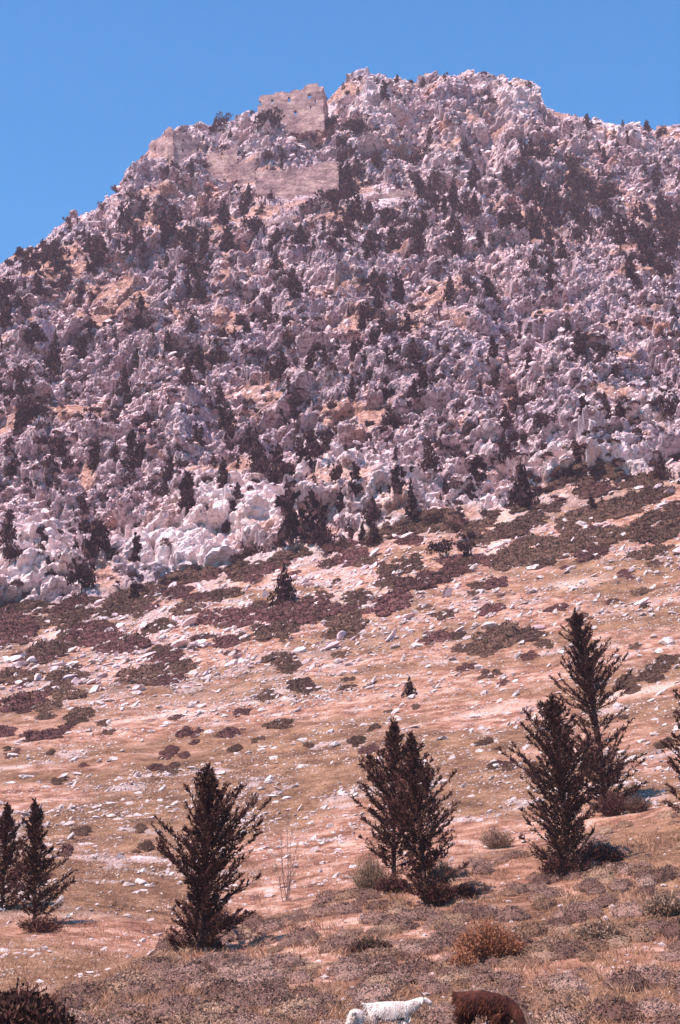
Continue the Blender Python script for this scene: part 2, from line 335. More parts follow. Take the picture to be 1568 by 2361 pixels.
grassm = (1-mount)*sst(0.40, 0.62, fbm(p/np.array([9, 9, 3], np.float32), 50, 4) + 0.10*sst(0.5, 1.2, fm) - 0.10*nearw)*0.9
redN = np.exp(-((rowpy-(M_(PXS)+45+14*np.sin(PXG/90)))/32)**2)       # bare earth cutting across the pasture
grassm *= 1-0.9*redN

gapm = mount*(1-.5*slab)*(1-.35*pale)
crag_w *= (1-.90*slab)
stony = sst(.46, .62, fbm(p/np.array([26, 26, 3.2], np.float32) + np.array([0, 0, 0], np.float32), 63, 4))*(1-mount)*sst(0.15, .8, fm)*(0.30+0.70*sst(1150, 600, PXG))*sst(34, 48, D)*(1-.75*sst(2010, 2120, rowpy)) + .07*(1-mount)*sst(36, 60, D) + .9*outp + .5*(1-mount)*sst(1.15, .75, fm)*(.4+.6*sst(900, 500, PXG))
def grid_faces(nr, nc):
    a = np.arange(nr*nc).reshape(nr, nc)
    return np.stack([a[:-1, :-1], a[:-1, 1:], a[1:, 1:], a[1:, :-1]], -1).reshape(-1, 4)
bare = np.zeros_like(fr)
beltw = (1-mount)*sst(1.05, .55, fm)*sst(.44, .56, fbm(p/np.array([9, 9, 3.5], np.float32), 66, 4))*(.25+.75*sst(1150, 850, PXG))
for (x, y, rx, ry, a) in [(345, 1653, 120, 7, 1), (430, 1650, 50, 8, .9), (1480, 1592, 110, 12, .9), (1400, 1610, 60, 8, .8), (1130, 1640, 160, 14, .55), (900, 1605, 160, 12, .4), (1160, 1225, 28, 60, .95), (1140, 1265, 40, 26, .9), (1330, 1345, 140, 22, .5), (140, 1460, 50, 16, .7), (60, 2290, 110, 16, .5), (1250, 1140, 90, 10, .7), (1060, 1172, 110, 22, 1), (1290, 1130, 180, 16, .9), (1440, 1085, 120, 16, .7), (700, 1262, 90, 8, .8)]:
    bare = np.maximum(bare, a*np.exp(-(((PXG-x)/rx)**2 + ((rowpy-y+.18*(PXG-x))/ry)**2)))
bare = np.maximum(bare, .62*(rowpy > B_(PXS)+6)*sst(.46, .60, fbm(p/np.array([2.6, 2.6, 1.2], np.float32), 49, 3)))
bare = sst(.25, .6, bare + .45*(fbm(p/2.0, 47, 3)-.5))
def sheet(name, g, rk_, gr_, pl_, cr_=None, ba_=None):
    ba_ = np.zeros(g.shape[:2]) if ba_ is None else ba_
    cr_ = np.zeros(g.shape[:2]) if cr_ is None else cr_
    nr, nc = g.shape[:2]
    me = mesh_data(name, g.reshape(-1, 3), grid_faces(nr, nc), M_T, False, {'rock': ('POINT', rk_), 'grass': ('POINT', gr_), 'pale': ('POINT', pl_), 'crag': ('POINT', cr_), 'bare': ('POINT', ba_)})
    return tag(obj(name, me), kind='structure')
# the ground goes on under and behind the viewer
ext = []
for k, (y, z) in enumerate([(-90, -9), (-30, -3.2), (-6, -1.9), (2, -1.72), (8, -1.78), (14, -1.95), (20, -2.2)]):
    w = [400, 160, 70, 30, 22, 20, 18][k]
    t = np.linspace(-1, 1, NC)
    t = G[0, :, 0]/np.abs(G[0, :, 0]).max()
    x = np.maximum(np.abs(G[0, :, 0]), 1e-3)*np.sign(G[0, :, 0])*(max(y, 12)/26.0 if y > 0 else 0.6+abs(y)/26)
    ext.append(np.stack([x, np.full(NC, float(y)), z + 0.10*x*sst(0, 30, y)], -1))
ext = np.stack(ext)
near = np.concatenate([ext, G[:N1+1]])
zr = np.zeros((7, NC))
sheet('ground', near, np.concatenate([zr, rockm[:N1+1]]), np.concatenate([zr+.5, grassm[:N1+1]]), np.concatenate([zr, pale[:N1+1]]))
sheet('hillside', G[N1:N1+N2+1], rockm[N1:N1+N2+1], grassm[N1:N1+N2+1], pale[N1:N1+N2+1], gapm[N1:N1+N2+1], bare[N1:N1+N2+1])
back = []
for k in range(1, 19):
    b_ = G[-1].copy(); s = k/18
    b_[:, 1] += 4 + 150*s**1.6; b_[:, 2] = G[-1][:, 2]*(1-s)**1.2 - 4*s - 1.0*k + 2.0*(vnoise(np.stack([b_[:, 0]/6, b_[:, 1]/6, b_[:, 2]/6], -1), 5)-.5)
    back.append(b_)
mt = np.concatenate([G[N1+N2:], np.stack(back)]); z18 = np.zeros((18, NC))
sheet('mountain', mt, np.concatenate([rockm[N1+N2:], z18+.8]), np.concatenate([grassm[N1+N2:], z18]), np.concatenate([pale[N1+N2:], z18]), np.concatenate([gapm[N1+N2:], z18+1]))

# what the finished ground looks like from the path: nearest ground point for every few units of the sheet
BN = 3.0
Yc = G[..., 1]*math.cos(PITCH) + G[..., 2]*math.sin(PITCH); Zc = -G[..., 1]*math.sin(PITCH) + G[..., 2]*math.cos(PITCH)
PX_ = 784 + FPX*G[..., 0]/Yc; PY_ = 1180.5 - FPX*Zc/Yc
bx = np.floor((PX_+300)/BN).astype(int); by = np.floor(PY_/BN).astype(int); NBX, NBY = int(2170/BN), int(2461/BN)
okb = (bx >= 0) & (bx < NBX) & (by >= 0) & (by < NBY)
fi_ = np.where(okb.ravel())[0]; key = (by*NBX+bx).ravel()[fi_]; od = np.lexsort((Yc.ravel()[fi_], key)); ks = key[od]
first = np.concatenate([[True], ks[1:] != ks[:-1]]); VIS = np.full(NBX*NBY, -1); VIS[ks[first]] = fi_[od][first]; VIS = VIS.reshape(NBY, NBX)
GF = G.reshape(-1, 3)
def at(px, py, sink=0.0):
    """point of the finished ground seen at a spot of the layout sheet"""
    a, b = int((px+300)//BN), int(py//BN)
    if 0 <= a < NBX and 0 <= b < NBY:
        for dy in range(0, 9):
            if b+dy < NBY and VIS[b+dy, a] >= 0:
                if dy > 3: break
                g = GF[VIS[b+dy, a]]; return Vector((g[0], g[1], g[2]-sink))
    j = int(np.clip(np.searchsorted(PXS, px), 1, NC-1)); f = (px-PXS[j-1])/(PXS[j]-PXS[j-1])
    if f < 0.5: j -= 1
    col = rowpy[:, j]; i = np.interp(-py, -col, np.arange(NR)); i0 = int(min(i, NR-2)); fi = i-i0
    g = G[i0, j]*(1-fi) + G[i0+1, j]*fi
    return Vector((g[0], g[1], g[2]-sink))
def dist(px, py): return at(px, py).length
def mpp(px, py): v = at(px, py); return v.y/FPX/math.cos(PITCH)      # metres per sheet unit, roughly

# ------------------------------------------------------------------ plant pieces
def rdirs(n, r=rng):
    v = r.normal(size=(n, 3)); return v/np.linalg.norm(v, axis=1, keepdims=True)
def leafquads(c, s, up=None, asp=1.0, r=rng):
    """one crooked quad around every centre"""
    n = len(c); a = rdirs(n, r)
    if up is not None: a = a*0.45 + up; a /= np.linalg.norm(a, axis=1, keepdims=True)+1e-9
    b = np.cross(a, rdirs(n, r)); b /= np.linalg.norm(b, axis=1, keepdims=True)+1e-9
    s = np.asarray(s).reshape(-1, 1)*np.ones((n, 1)); A = a*s*asp; B = b*s
    v = np.stack([c-A*0.9, c-B*0.55+A*0.1, c+A, c+B*0.55+A*0.05], 1).reshape(-1, 3)
    return v, np.arange(n*4).reshape(n, 4)
def cat(parts):
    vs, fs, ts, k = [], [], [], 0
    for v, f, t in parts:
        vs.append(v); fs.append(f+k); ts.append(np.ones(len(f))*t if np.isscalar(t) else t); k += len(v)
    return np.concatenate(vs), np.concatenate(fs), np.concatenate(ts)
def tube(path, rad, sides=6):
    """tapered tube along a polyline, quads"""
    path = np.asarray(path, float); n = len(path); vs = []
    for i in range(n):
        t = path[min(i+1, n-1)]-path[max(i-1, 0)]; t /= np.linalg.norm(t)+1e-9
        a = np.cross(t, [0.31, 0.12, 0.94] if abs(t[2]) < .9 else [1, .1, 0]); a /= np.linalg.norm(a); b = np.cross(t, a)
        th = np.linspace(0, 2*math.pi, sides, endpoint=False)
        vs.append(path[i] + rad[i]*(np.cos(th)[:, None]*a + np.sin(th)[:, None]*b))
    v = np.concatenate(vs); f = []
    for i in range(n-1):
        for s in range(sides): f.append([i*sides+s, i*sides+(s+1) % sides, (i+1)*sides+(s+1) % sides, (i+1)*sides+s])
    return v, np.array(f)

def far_crown(kind, n, seed):
    """unit-high crown of leaf clumps; several lobes so the outline stays uneven"""
    r = np.random.default_rng(seed)
    if kind == 'cypress':
        lobes = [((r.normal()*.03, r.normal()*.03, z), 0.15*(1-z)**0.6*(0.75+.5*r.random()), 0.10) for z in np.linspace(0.10, 0.93, 11)]
    elif kind == 'cone':
        lobes = [((r.normal()*.10*(1-z), r.normal()*.10*(1-z), z), 0.30*(1-z)**0.7*(0.6+.7*r.random()), 0.10) for z in np.linspace(0.12, 0.92, 14)]
    elif kind == 'round':
        lobes = [((r.normal()*.22, r.normal()*.22, 0.30+0.42*r.random()), 0.16+.14*r.random(), 0.17) for _ in range(11)]
    elif kind == 'double':
        lobes = [((0.14*sd+r.normal()*.04, r.normal()*.05, z*h), 0.18*(1-z)**0.6*(0.7+.5*r.random()), 0.09) for sd, h in ((-1, 1.0), (1, .8)) for z in np.linspace(0.10, 0.93, 9)]
    elif kind == 'leaning':
        lobes = [((0.45*z*z-.08+r.normal()*.07, r.normal()*.09, z), 0.10+.13*r.random(), 0.10) for z in np.linspace(0.22, 0.92, 10)]
    else:   # 'ragged'
        lobes = [((r.normal()*.20, r.normal()*.18, 0.16+0.75*r.random()), 0.07+.13*r.random(), 0.10) for _ in range(12)]
    wts = np.array([l[1]**1.6 for l in lobes]); wts /= wts.sum(); ps = []; tn = []
    for (c, rad, hz), w in zip(lobes, wts):
        k = max(8, int(n*w)); d = rdirs(k, r); q = r.random(k)**0.4
        ps.append(np.array(c) + d*q[:, None]*np.array([rad, rad, max(hz, rad*.8)])*1.05); tn.append(np.clip(r.normal(0.45 + .25*(r.random()-.5), 0.22, k), 0, 1))
    c = np.concatenate(ps); c[:, 2] = np.abs(c[:, 2]); t = np.concatenate(tn)
    v, f = leafquads(c, 0.036+0.042*r.random(len(c)), up=np.array([0, 0, .5]), asp=1.25, r=r)
    return v, f, t
def far_trunk(kind, seed):
    r = np.random.default_rng(seed+500); top = 0.75
    path = [(0.45*z*z-.08 if kind == 'leaning' else 0.02*math.sin(6*z), 0.02*math.cos(5*z), z) for z in np.linspace(-0.12, top, 6)]
    return tube(path, np.linspace(0.028, 0.008, 6), 5)
KINDS = ['cypress', 'cone', 'round', 'ragged', 'leaning', 'double']
FARP = {}
for kd in KINDS:
    FARP[kd] = []
    for s in range(4):
        v, f, t = far_crown(kd, 520, 100+s*13+KINDS.index(kd)*3)
        tv, tf = far_trunk(kd, s)
        crown = mesh_data('crown', v, f, M_FAR, False, {'tone': ('FACE', t)})
        trunk = mesh_data('trunk', tv, tf, M_BARK, True)
        av = np.concatenate([v, tv]); af = np.concatenate([f, tf+len(v)])
        one = mesh_data('tree', av, af, M_FAR, False, {'tone': ('FACE', np.concatenate([t, np.full(len(tf), .3)]))})
        FARP[kd].append((crown, trunk, one, v, f, t))

def cushion_arr(n, seed, flatness=0.55, ls=0.07, tang=.55):
    """dome of little leaf faces over a lumpy core, radius 1"""
    r = np.random.default_rng(seed)
    th = np.linspace(0, 2*math.pi, 10, endpoint=False); ph = np.linspace(-0.15, math.pi/2*.93, 5)
    core = np.array([[math.cos(a)*math.cos(b)*(.82+.18*r.random()), math.sin(a)*math.cos(b)*(.82+.18*r.random()), flatness*.85*math.sin(b)*(.8+.25*r.random())] for b in ph for a in th])
    cf = np.array([[i*10+j, i*10+(j+1) % 10, (i+1)*10+(j+1) % 10, (i+1)*10+j] for i in range(4) for j in range(10)])
    d = rdirs(n, r); d[:, 2] = np.abs(d[:, 2]); q = 0.82+0.25*r.random(n)
    lump = 0.85+0.3*vnoise((d*2.3+seed).astype(np.float32), seed)
    c = d*(q*lump)[:, None]*np.array([1, 1, flatness])
    tg = np.cross(d, rdirs(n, r)); tg /= np.linalg.norm(tg, axis=1, keepdims=True); w_ = r.random((n, 1)) < tang
    v, f = leafquads(c, ls*(.6+.9*r.random(n)), up=np.where(w_, tg*1.6, d*.9), asp=1.3, r=r)
    return cat([(core, cf, 0.40), (v, f, np.clip(r.normal(.5, .14, n), 0, 1))])
CUS = [cushion_arr(760, 30+s, .70, .046, .68) for s in range(6)]
CUSL = [cushion_arr(120, 60+s, 0.5, 0.10) for s in range(4)]

def frame_at(px, py, d=6):
    a = at(px, py); j = int(np.clip(np.searchsorted(PXS, px), 0, NC-1)); i = int(np.interp(-py, -rowpy[:, j], np.arange(NR))); return a, Vector(nrm[i, j])
def place(parts, arr, pos, sc, rz, nv=None, toff=0.0):
    v, f, t = arr; c, s = math.cos(rz), math.sin(rz)
    M = np.array([[c, -s, 0], [s, c, 0], [0, 0, 1]])
    if nv is not None:
        q = np.array(Vector((0, 0, 1)).rotation_difference(Vector(nv)).to_matrix()); M = q @ M
    w = (v*np.asarray(sc)) @ M.T + np.array(pos)
    parts.append((w, f, np.clip(t+toff, 0, 1)))

# ------------------------------------------------------------------ masonry
def wall_arr(a, b, outline, holes=(), thick=1.2, cell=0.45, seed=1, deep=0.0):
    """a, b: sheet points (x, y) whose ground depth fixes the wall plane; outline / holes: polygons and boxes on the sheet"""
    r = np.random.default_rng(seed)
    A = at(*a[:2]) if len(a) < 3 else Vector(ray(a[0], a[1])*a[2]); B = at(*b[:2]) if len(b) < 3 else Vector(ray(b[0], b[1])*b[2])
    A = Vector((A.x, A.y, 0)); B = Vector((B.x, B.y, 0)); U = (B-A).normalized(); N = Vector((U.y, -U.x, 0))
    if N.y > 0: N = -N
    def hit(px, py):
        d = Vector(ray(px, py)); t = A.dot(N)/d.dot(N); q = d*t; return ((q-A).dot(U), q.z)
    poly = np.array([hit(*q) for q in outline]); hs = []
    for (hx, hy, hw, hh) in holes:
        q = [hit(hx-hw/2, hy-hh/2), hit(hx+hw/2, hy+hh/2)]; hs.append((min(q[0][0], q[1][0]), max(q[0][0], q[1][0]), min(q[0][1], q[1][1]), max(q[0][1], q[1][1])))
    u0, z0 = poly.min(0); u1, z1 = poly.max(0); z0 -= deep
    nu = max(2, int((u1-u0)/cell)); nzc = max(2, int((z1-z0)/cell))
    us = np.linspace(u0, u1, nu+1); zs = np.linspace(z0, z1, nzc+1)
    def inside(u, z):
        c = False; n = len(poly)
        for i in range(n):
            (x1, y1), (x2, y2) = poly[i], poly[(i+1) % n]
            if (y1 > z) != (y2 > z) and u < (x2-x1)*(z-y1)/(y2-y1)+x1: c = not c
        return c
    keep = np.zeros((nu, nzc), bool)
    for i in range(nu):
        cu = (us[i]+us[i+1])/2
        for k in range(nzc):
            cz = (zs[k]+zs[k+1])/2
            ok = inside(cu + r.normal()*cell*.3, cz + r.normal()*cell*.35 + 1.1*(mnoise.noise((cu*.7, seed*3.1, 0))+.2)*.6) or (deep > 0 and cz < poly[:, 1].min() + 0.5)
            if ok:
                for h in hs:
                    if h[0] < cu < h[1] and h[2] < cz < h[3]: ok = False
            keep[i, k] = ok
    vid = {}; V = []; F = []
    jit = r.normal(size=(nu+1, nzc+1, 3))*cell*np.array([.16, .16, .05])
    def vtx(i, k, s):
        key = (i, k, s)
        if key not in vid:
            q = A + U*float(us[i]+jit[i, k, 0]) + Vector((0, 0, float(zs[k]+jit[i, k, 1]))) + N*(float(jit[i, k, 2])*1.0 - s*thick)
            vid[key] = len(V); V.append(q)
        return vid[key]
    for i in range(nu):
        for k in range(nzc):
            if not keep[i, k]: continue
            F.append([vtx(i, k, 0), vtx(i+1, k, 0), vtx(i+1, k+1, 0), vtx(i, k+1, 0)])
            F.append([vtx(i, k, 1), vtx(i, k+1, 1), vtx(i+1, k+1, 1), vtx(i+1, k, 1)])
            for di, dk, e in ((-1, 0, ((i, k), (i, k+1))), (1, 0, ((i+1, k+1), (i+1, k))), (0, -1, ((i+1, k), (i, k))), (0, 1, ((i, k+1), (i+1, k+1)))):
                a2, b2 = i+di, k+dk
                if not (0 <= a2 < nu and 0 <= b2 < nzc and keep[a2, b2]):
                    (p1, q1), (p2, q2) = e
                    F.append([vtx(p1, q1, 0), vtx(p2, q2, 0), vtx(p2, q2, 1), vtx(p1, q1, 1)])
    return np.array([tuple(q) for q in V]), np.array(F)
def wall_part(name, parent, *a, **k):
    v, f = wall_arr(*a, **k)
    o = obj(name, mesh_data(name, v - np.array(parent.location) if parent else v, f, M_WALL), parent)
    return o
# upper ruin on the saddle
t = empty('ruined_keep', at(672, 292)); tag(t, 'roofless grey stone keep wall with window holes on the saddle left of the summit', 'ruin')
kd = dist(672, 300)*0.86
dk = at(672, 296).y - 1.0
wall_part('front_wall', t, (596, 262, dk+1), (741, 262, dk), [(594, 262), (597, 226), (603, 219), (625, 216), (641, 214), (664, 210), (690, 205), (712, 202), (738, 200), (742, 203), (746, 232), (748, 300), (640, 310), (598, 296)],
          [(599, 237, 9.5, 12), (628, 232, 8, 9), (666.5, 229, 6.5, 12), (714, 221, 7.5, 12), (681, 259, 6.5, 10), (715, 248, 3, 7), (726, 235, 3, 6)], thick=1.3, cell=0.33, seed=3)
wall_part('upper_wall', t, (697, 262, dk+.8), (735, 262, dk+.5), [(698, 204), (699, 197), (714, 195), (733, 192), (736, 206), (698, 209)], thick=1.0, cell=0.3, seed=4)
wall_part('side_wall', t, (743, 262, dk+0.2), (756, 262, dk+10), [(743, 202), (747, 203), (752, 225), (757, 250), (757, 300), (743, 300)], thick=1.2, cell=0.35, seed=5)
# western ruin
t = empty('ruined_tower', at(400, 372)); tag(t, 'two-sided ruined stone tower with window holes on the left shoulder of the mountain', 'ruin')
d0 = at(398, 374).y - 1.5
wall_part('left_wall', t, (350, 360, d0+7), (388, 360, d0+1), [(343, 332), (352, 323), (360, 321), (373, 315), (384, 307), (390, 310), (392, 392), (342, 392)], [(357, 345, 3, 7)], thick=1.2, cell=0.35, seed=6)
wall_part('corner_pier', t, (382, 360, d0+0.6), (399, 360, d0), [(381, 300), (384, 293), (392, 292), (396, 298), (399, 308), (400, 392), (386, 392), (386, 330)], [(383, 340, 5, 9)], thick=2.0, cell=0.35, seed=7)
wall_part('right_wall', t, (400, 360, d0+.2), (460, 360, d0+5), [(399, 304), (429, 310), (446, 314), (462, 316), (459, 334), (453, 342), (449, 392), (400, 392)], [(422, 323, 5, 8), (422, 346, 5.5, 9), (412, 325, 2, 3), (446, 320, 3, 12)], thick=1.2, cell=0.35, seed=8)
# long curtain wall, three stretches
t = empty('curtain_wall', at(640, 430)); tag(t, 'long buff stone curtain wall stepping down across the slope below the summit', 'wall')
dc = at(540, 412).y
wall_part('wall_section', t, (480, 405, dc-1), (549, 405, dc-1), [(478, 352), (506, 347), (530, 341), (547, 337), (549, 420), (500, 415), (482, 408)], [(512, 358, 4.5, 17)], thick=1.5, cell=0.4, seed=9)
wall_part('wall_section', t, (549, 405, dc-3), (590, 405, dc-3), [(549, 375), (565, 370), (589, 366), (591, 440), (549, 435)], thick=1.5, cell=0.4, seed=10)
dc = at(680, 450).y - 1
wall_part('wall_section', t, (590, 430, dc-.2), (780, 430, dc), [(590, 394), (613, 389), (640, 393), (677, 386), (713, 383), (732, 375), (762, 369), (780, 374), (781, 440), (720, 456), (701, 462), (655, 458), (590, 448)], thick=1.5, cell=0.4, seed=11)
def lone_wall(label, *a, **k):
    c = at(*k.pop('foot')); v, f = wall_arr(*a, **k)
    o = obj('retaining_wall', mesh_data('retaining_wall', v-np.array(c), f, M_WALL), None, c); tag(o, label, 'wall'); return o
y0 = at(880, 458).y
lone_wall('low terrace wall right of the long curtain wall and just below it', (805, 458, y0-2), (950, 450, y0+1), [(802, 464), (840, 452), (872, 446), (900, 440), (948, 434), (950, 452), (905, 462), (870, 466), (830, 474)], foot=(870, 465), thick=1.0, cell=0.35, seed=12)
y0 = at(620, 520).y
lone_wall('short pale terrace wall lowest of the castle walls on the slope', (556, 520, y0-1), (690, 510, y0), [(553, 514), (600, 506), (640, 503), (692, 493), (680, 506), (640, 517), (566, 530)], foot=(620, 520), thick=1.0, cell=0.35, seed=13)

# ------------------------------------------------------------------ trees and bushes on the mountain
def zone(px, py):
    fr_ = (py - S_(px))/(C_(px)-S_(px))
    side = 'left' if px < 420 else ('middle' if px < 1050 else 'right')
    if fr_ < 0.04: return {'left': 'on the left skyline shoulder of the mountain', 'middle': 'on the skyline around the summit crag', 'right': 'on the skyline right of the summit'}[side]
    if py < T_(px)-30: return {'left': 'on crags around the western ruin', 'middle': 'on crags around the keep and curtain wall', 'right': 'on the upper crags right of the summit'}[side]
    if py < T_(px)+90: return {'left': 'in the wooded belt below the western ruin', 'middle': 'in the wooded belt below the curtain wall', 'right': 'in the wooded belt below the right crags'}[side]
    if fr_ < 0.72: return {'left': 'among the mid-height rocks on the left', 'middle': 'among the mid-height rocks in the middle', 'right': 'among the mid-height rocks on the right'}[side]
    if fr_ < 1.02: return {'left': 'on the lowest crags at left', 'middle': 'on the lowest crags in the middle', 'right': 'on the lowest crags at right'}[side]
    return {'left': 'in the scrub belt at left under the crags', 'middle': 'in the scrub belt under the middle crags', 'right': 'in the scrub belt at right under the crags'}[side]
KW = {'cypress': ('cypress', 'narrow dark cypress', 'tree'), 'cone': ('evergreen_tree', 'bushy cone-shaped evergreen', 'tree'), 'round': ('round_bush', 'rounded dark bush', 'bush'),
      'ragged': ('ragged_bush', 'ragged dark bush', 'bush'), 'leaning': ('leaning_tree', 'leaning dark evergreen', 'tree'), 'double': ('twin_cypress', 'twin-topped dark evergreen', 'tree')}
cnt = 0
def far_tree(px, py, hpx, kind, label=None, wide=1.0, parts=False, lean=0.0):
    global cnt
    cnt += 1
    b = at(px, py, 0.25); h = hpx*b.y/FPX/0.97
    nm, desc, ct = KW[kind]; pr = FARP[kind][cnt % 4]
    rz = random.random()*6.28 if kind not in ('leaning', 'double') else (random.uniform(-.5, .5) + (math.pi if (kind == 'leaning' and random.random() < .5 and lean >= 0) else 0))
    if parts:
        o = empty(nm, b, rz)
        obj('crown', pr[0], o); obj('trunk', pr[1], o)
    else:
        o = obj(nm, pr[2], None, b); o.rotation_euler = (0, 0, rz)
    o.scale = (h*wide, h*wide, h); o.rotation_euler.y = lean
    tag(o, label or f"{desc} {zone(px, py)}", ct, f"{desc.split(' ',1)[1]}s {zone(px, py)}" if not label else None)
    return o
BIGT = [  # x, foot y, height, kind, width, label
 (690, 1252, 150, 'double', 1.35, 'largest dark twin cypress standing before the bright crag above the scrub belt'),
 (740, 1256, 95, 'cone', .8, 'dense cone evergreen leaning on the right side of the largest cypress'),
 (655, 1392, 100, 'cone', .95, 'dark bushy tree in the scrub belt below the largest cypress'),
 (188, 1372, 92, 'round', .9, 'round black-green tree before the pale crag at far left'),
 (195, 1288, 100, 'ragged', .9, 'ragged dark tree above the round tree on the left pale crag'),
 (242, 1300, 110, 'leaning', .9, 'slanting dark tree on a thin stem right of the ragged tree at left'),
 (430, 1180, 105, 'cypress', 1.5, 'tall dark cypress at the left end of the big pale crag'),
 (640, 1110, 95, 'cone', 1.0, 'dark bushy cone tree just above the big pale crag'),
 (600, 1105, 60, 'round', 1.0, 'dark round bush beside the cone tree above the pale crag'),
 (1203, 1162, 118, 'cone', .85, 'tall full cone tree at the right foot of the crags'),
 (945, 1204, 88, 'cypress', 1.2, 'thin dark cypress at the foot of the central crags'),
 (1400, 985, 88, 'cone', .7, 'upright dark tree on the right crags above the scree'),
 (1487, 1042, 100, 'ragged', .8, 'thin open-branched tree near the right edge above the scree'),
 (1526, 1106, 72, 'cone', .95, 'dark cone tree at the right edge where the scree meets scrub'),
 (1558, 1060, 80, 'cone', .8, 'dark tree cut by the right edge of the picture on the crags'),
 (1365, 1176, 42, 'cypress', 1.6, 'little cypress standing alone in the right-hand olive scrub'),
 (1085, 1285, 72, 'ragged', .95, 'small leaning tree at the right end of the middle scrub patch'),
 (1015, 1290, 60, 'round', .95, 'dark round bush left of the small leaning tree in the middle scrub'),
 (990, 1080, 80, 'cone', .9, 'dark tree in the crags right of the largest cypress'),
 (1100, 1110, 70, 'ragged', 1.1, 'ragged tree on the crags left of the tall full cone tree'),
 (1165, 985, 60, 'cone', 1.0, 'dark tree on the ledge above the right scree'),
 (1255, 1055, 42, 'round', 1.1, 'compact round bush on the pale scree at right'),
 (505, 952, 72, 'cypress', 1.3, 'narrow cypress in the middle of the left crags'),
 (530, 1040, 70, 'ragged', .7, 'ragged dark tree in the gully beside the tan slab'),
 (810, 915, 60, 'cone', .9, 'dark tree on the middle rock face under the reddish slope'),
 (680, 990, 90, 'ragged', .8, 'ragged dark tree above the middle reddish slab'),
 (125, 860, 110, 'cone', .6, 'tall dark tree in the left gully'),
 (40, 712, 46, 'round', .9, 'dark round bush above the smooth slab at the left edge'),
 (285, 920, 90, 'cone', .7, 'dark tree in the reddish gully on the left face'),
 (120, 1090, 90, 'ragged', .8, 'ragged dark tree above the orange slab at left'),
 (15, 1250, 80, 'cone', .9, 'dark tree at the left edge on the low crags'),
 (690, 560, 52, 'cone', 1.3, 'dark tree in the belt below the short terrace wall'),
 (522, 578, 75, 'cypress', 1.3, 'tall thin cypress left of the short terrace wall'),
 (800, 445, 78, 'cone', 1.1, 'dark tree hiding the right end of the curtain wall'),
 (782, 430, 62, 'cypress', 1.6, 'dark upright tree touching the right end of the curtain wall'),
 (268, 432, 32, 'round', .9, 'small tree hanging out of the left skyline below the western ruin'),
 (512, 292, 40, 'round', 1.2, 'broad dark bush on the skyline between the two ruins'),
 (492, 300, 30, 'cone', 1.2, 'small dark bush left of the broad skyline bush'),
 (240, 485, 28, 'round', 1.3, 'flat-topped bush on the left skyline step'),
 (157, 520, 36, 'ragged', .7, 'thin wispy bush on the left skyline'),
 (98, 575, 34, 'cone', 1.1, 'cone-shaped tree on the low left skyline'),
 (125, 600, 46, 'round', 1.1, 'round dark tree under the low left skyline'),
 (1493, 305, 34, 'cypress', 1.7, 'pointed tree on the skyline near the right edge'),
 (1520, 318, 34, 'round', 1.0, 'dark round bush on the skyline at the right edge'),
 (1355, 290, 40, 'cone', 1.2, 'pointed dark tree on the right skyline slope'),
 (1117, 178, 22, 'ragged', 1.1, 'tiny dark tree on the summit skyline, right one'),
 (975, 190, 30, 'cone', .9, 'tiny dark tree on the middle of the summit skyline'),
 (915, 188, 26, 'cone', 1.0, 'tiny dark tree on the left part of the summit skyline'),
 (1218, 200, 18, 'round', 1.2, 'tiny bush at the right end of the summit skyline'),
 (745, 300, 92, 'cypress', 1.2, 'dark ivy-like bush climbing the right corner of the keep'),
 (716, 306, 50, 'cone', 1.1, 'dark bush at the foot of the keep wall'),
 (614, 308, 84, 'round', .9, 'dark bush hiding the left end of the keep wall'),
 (580, 255, 16, 'round', 1.2, 'tiny bush on the skyline left of the keep'),
 (465, 392, 30, 'round', 1.2, 'dark bush between the western ruin and the curtain wall'),
 (397, 400, 40, 'ragged', 1.0, 'dark bush at the foot of the western ruin corner'),
 (620, 375, 34, 'round', .9, 'dark bush just above the curtain wall top'),
 (770, 300, 50, 'round', 1.0, 'dark bush filling the notch right of the keep'),
 (615, 452, 34, 'cypress', 1.2, 'thin dark tree before the foot of the curtain wall'),
 (943, 1602, 52, 'cone', 1.0, 'lone dark conifer in the middle of the pasture'),
]
for (x, y, h, kdn, w, lb) in BIGT: far_tree(x, y, h, kdn, lb, w, parts=(h > 58))
def dens(px, py):
    s = S_(px); c = C_(px)
    if py < s+3 or py > c+40: return 0
    for (x, y, rx, ry, _) in FLAT:
        if abs(px-x) < rx*.95 and abs(py-y) < ry*.8: return 0
    for (x, y, rx, ry) in [(520, 640, 20, 60), (525, 745, 45, 45), (1150, 1215, 50, 60), (560, 1185, 120, 75), (400, 1262, 190, 60), (80, 1300, 110, 80), (1000, 1185, 120, 20)]:
        if ((px-x)/rx)**2 + ((py-y)/ry)**2 < 1: return 0.05
    t = T_(px); d = 0.30
    d += 0.75*math.exp(-((py-(t+5))/70)**2)*(0.6 if px < 600 else 1.0)
    d += 1.1*math.exp(-((px-1330)/250)**2-((py-430)/75)**2) + 0.4*math.exp(-((px-1100)/300)**2-((py-540)/70)**2)
    d += 0.5*math.exp(-((px-120)/140)**2-((py-610)/40)**2) + 0.3*math.exp(-((px-350)/150)**2-((py-500)/80)**2)
    d += 0.25*math.exp(-((px-1050)/300)**2-((py-1080)/70)**2)
    if py > 850: d *= 0.55
    if py > c-150: d *= .35 if px < 560 else .7
    return d
cand = []; tries = 0
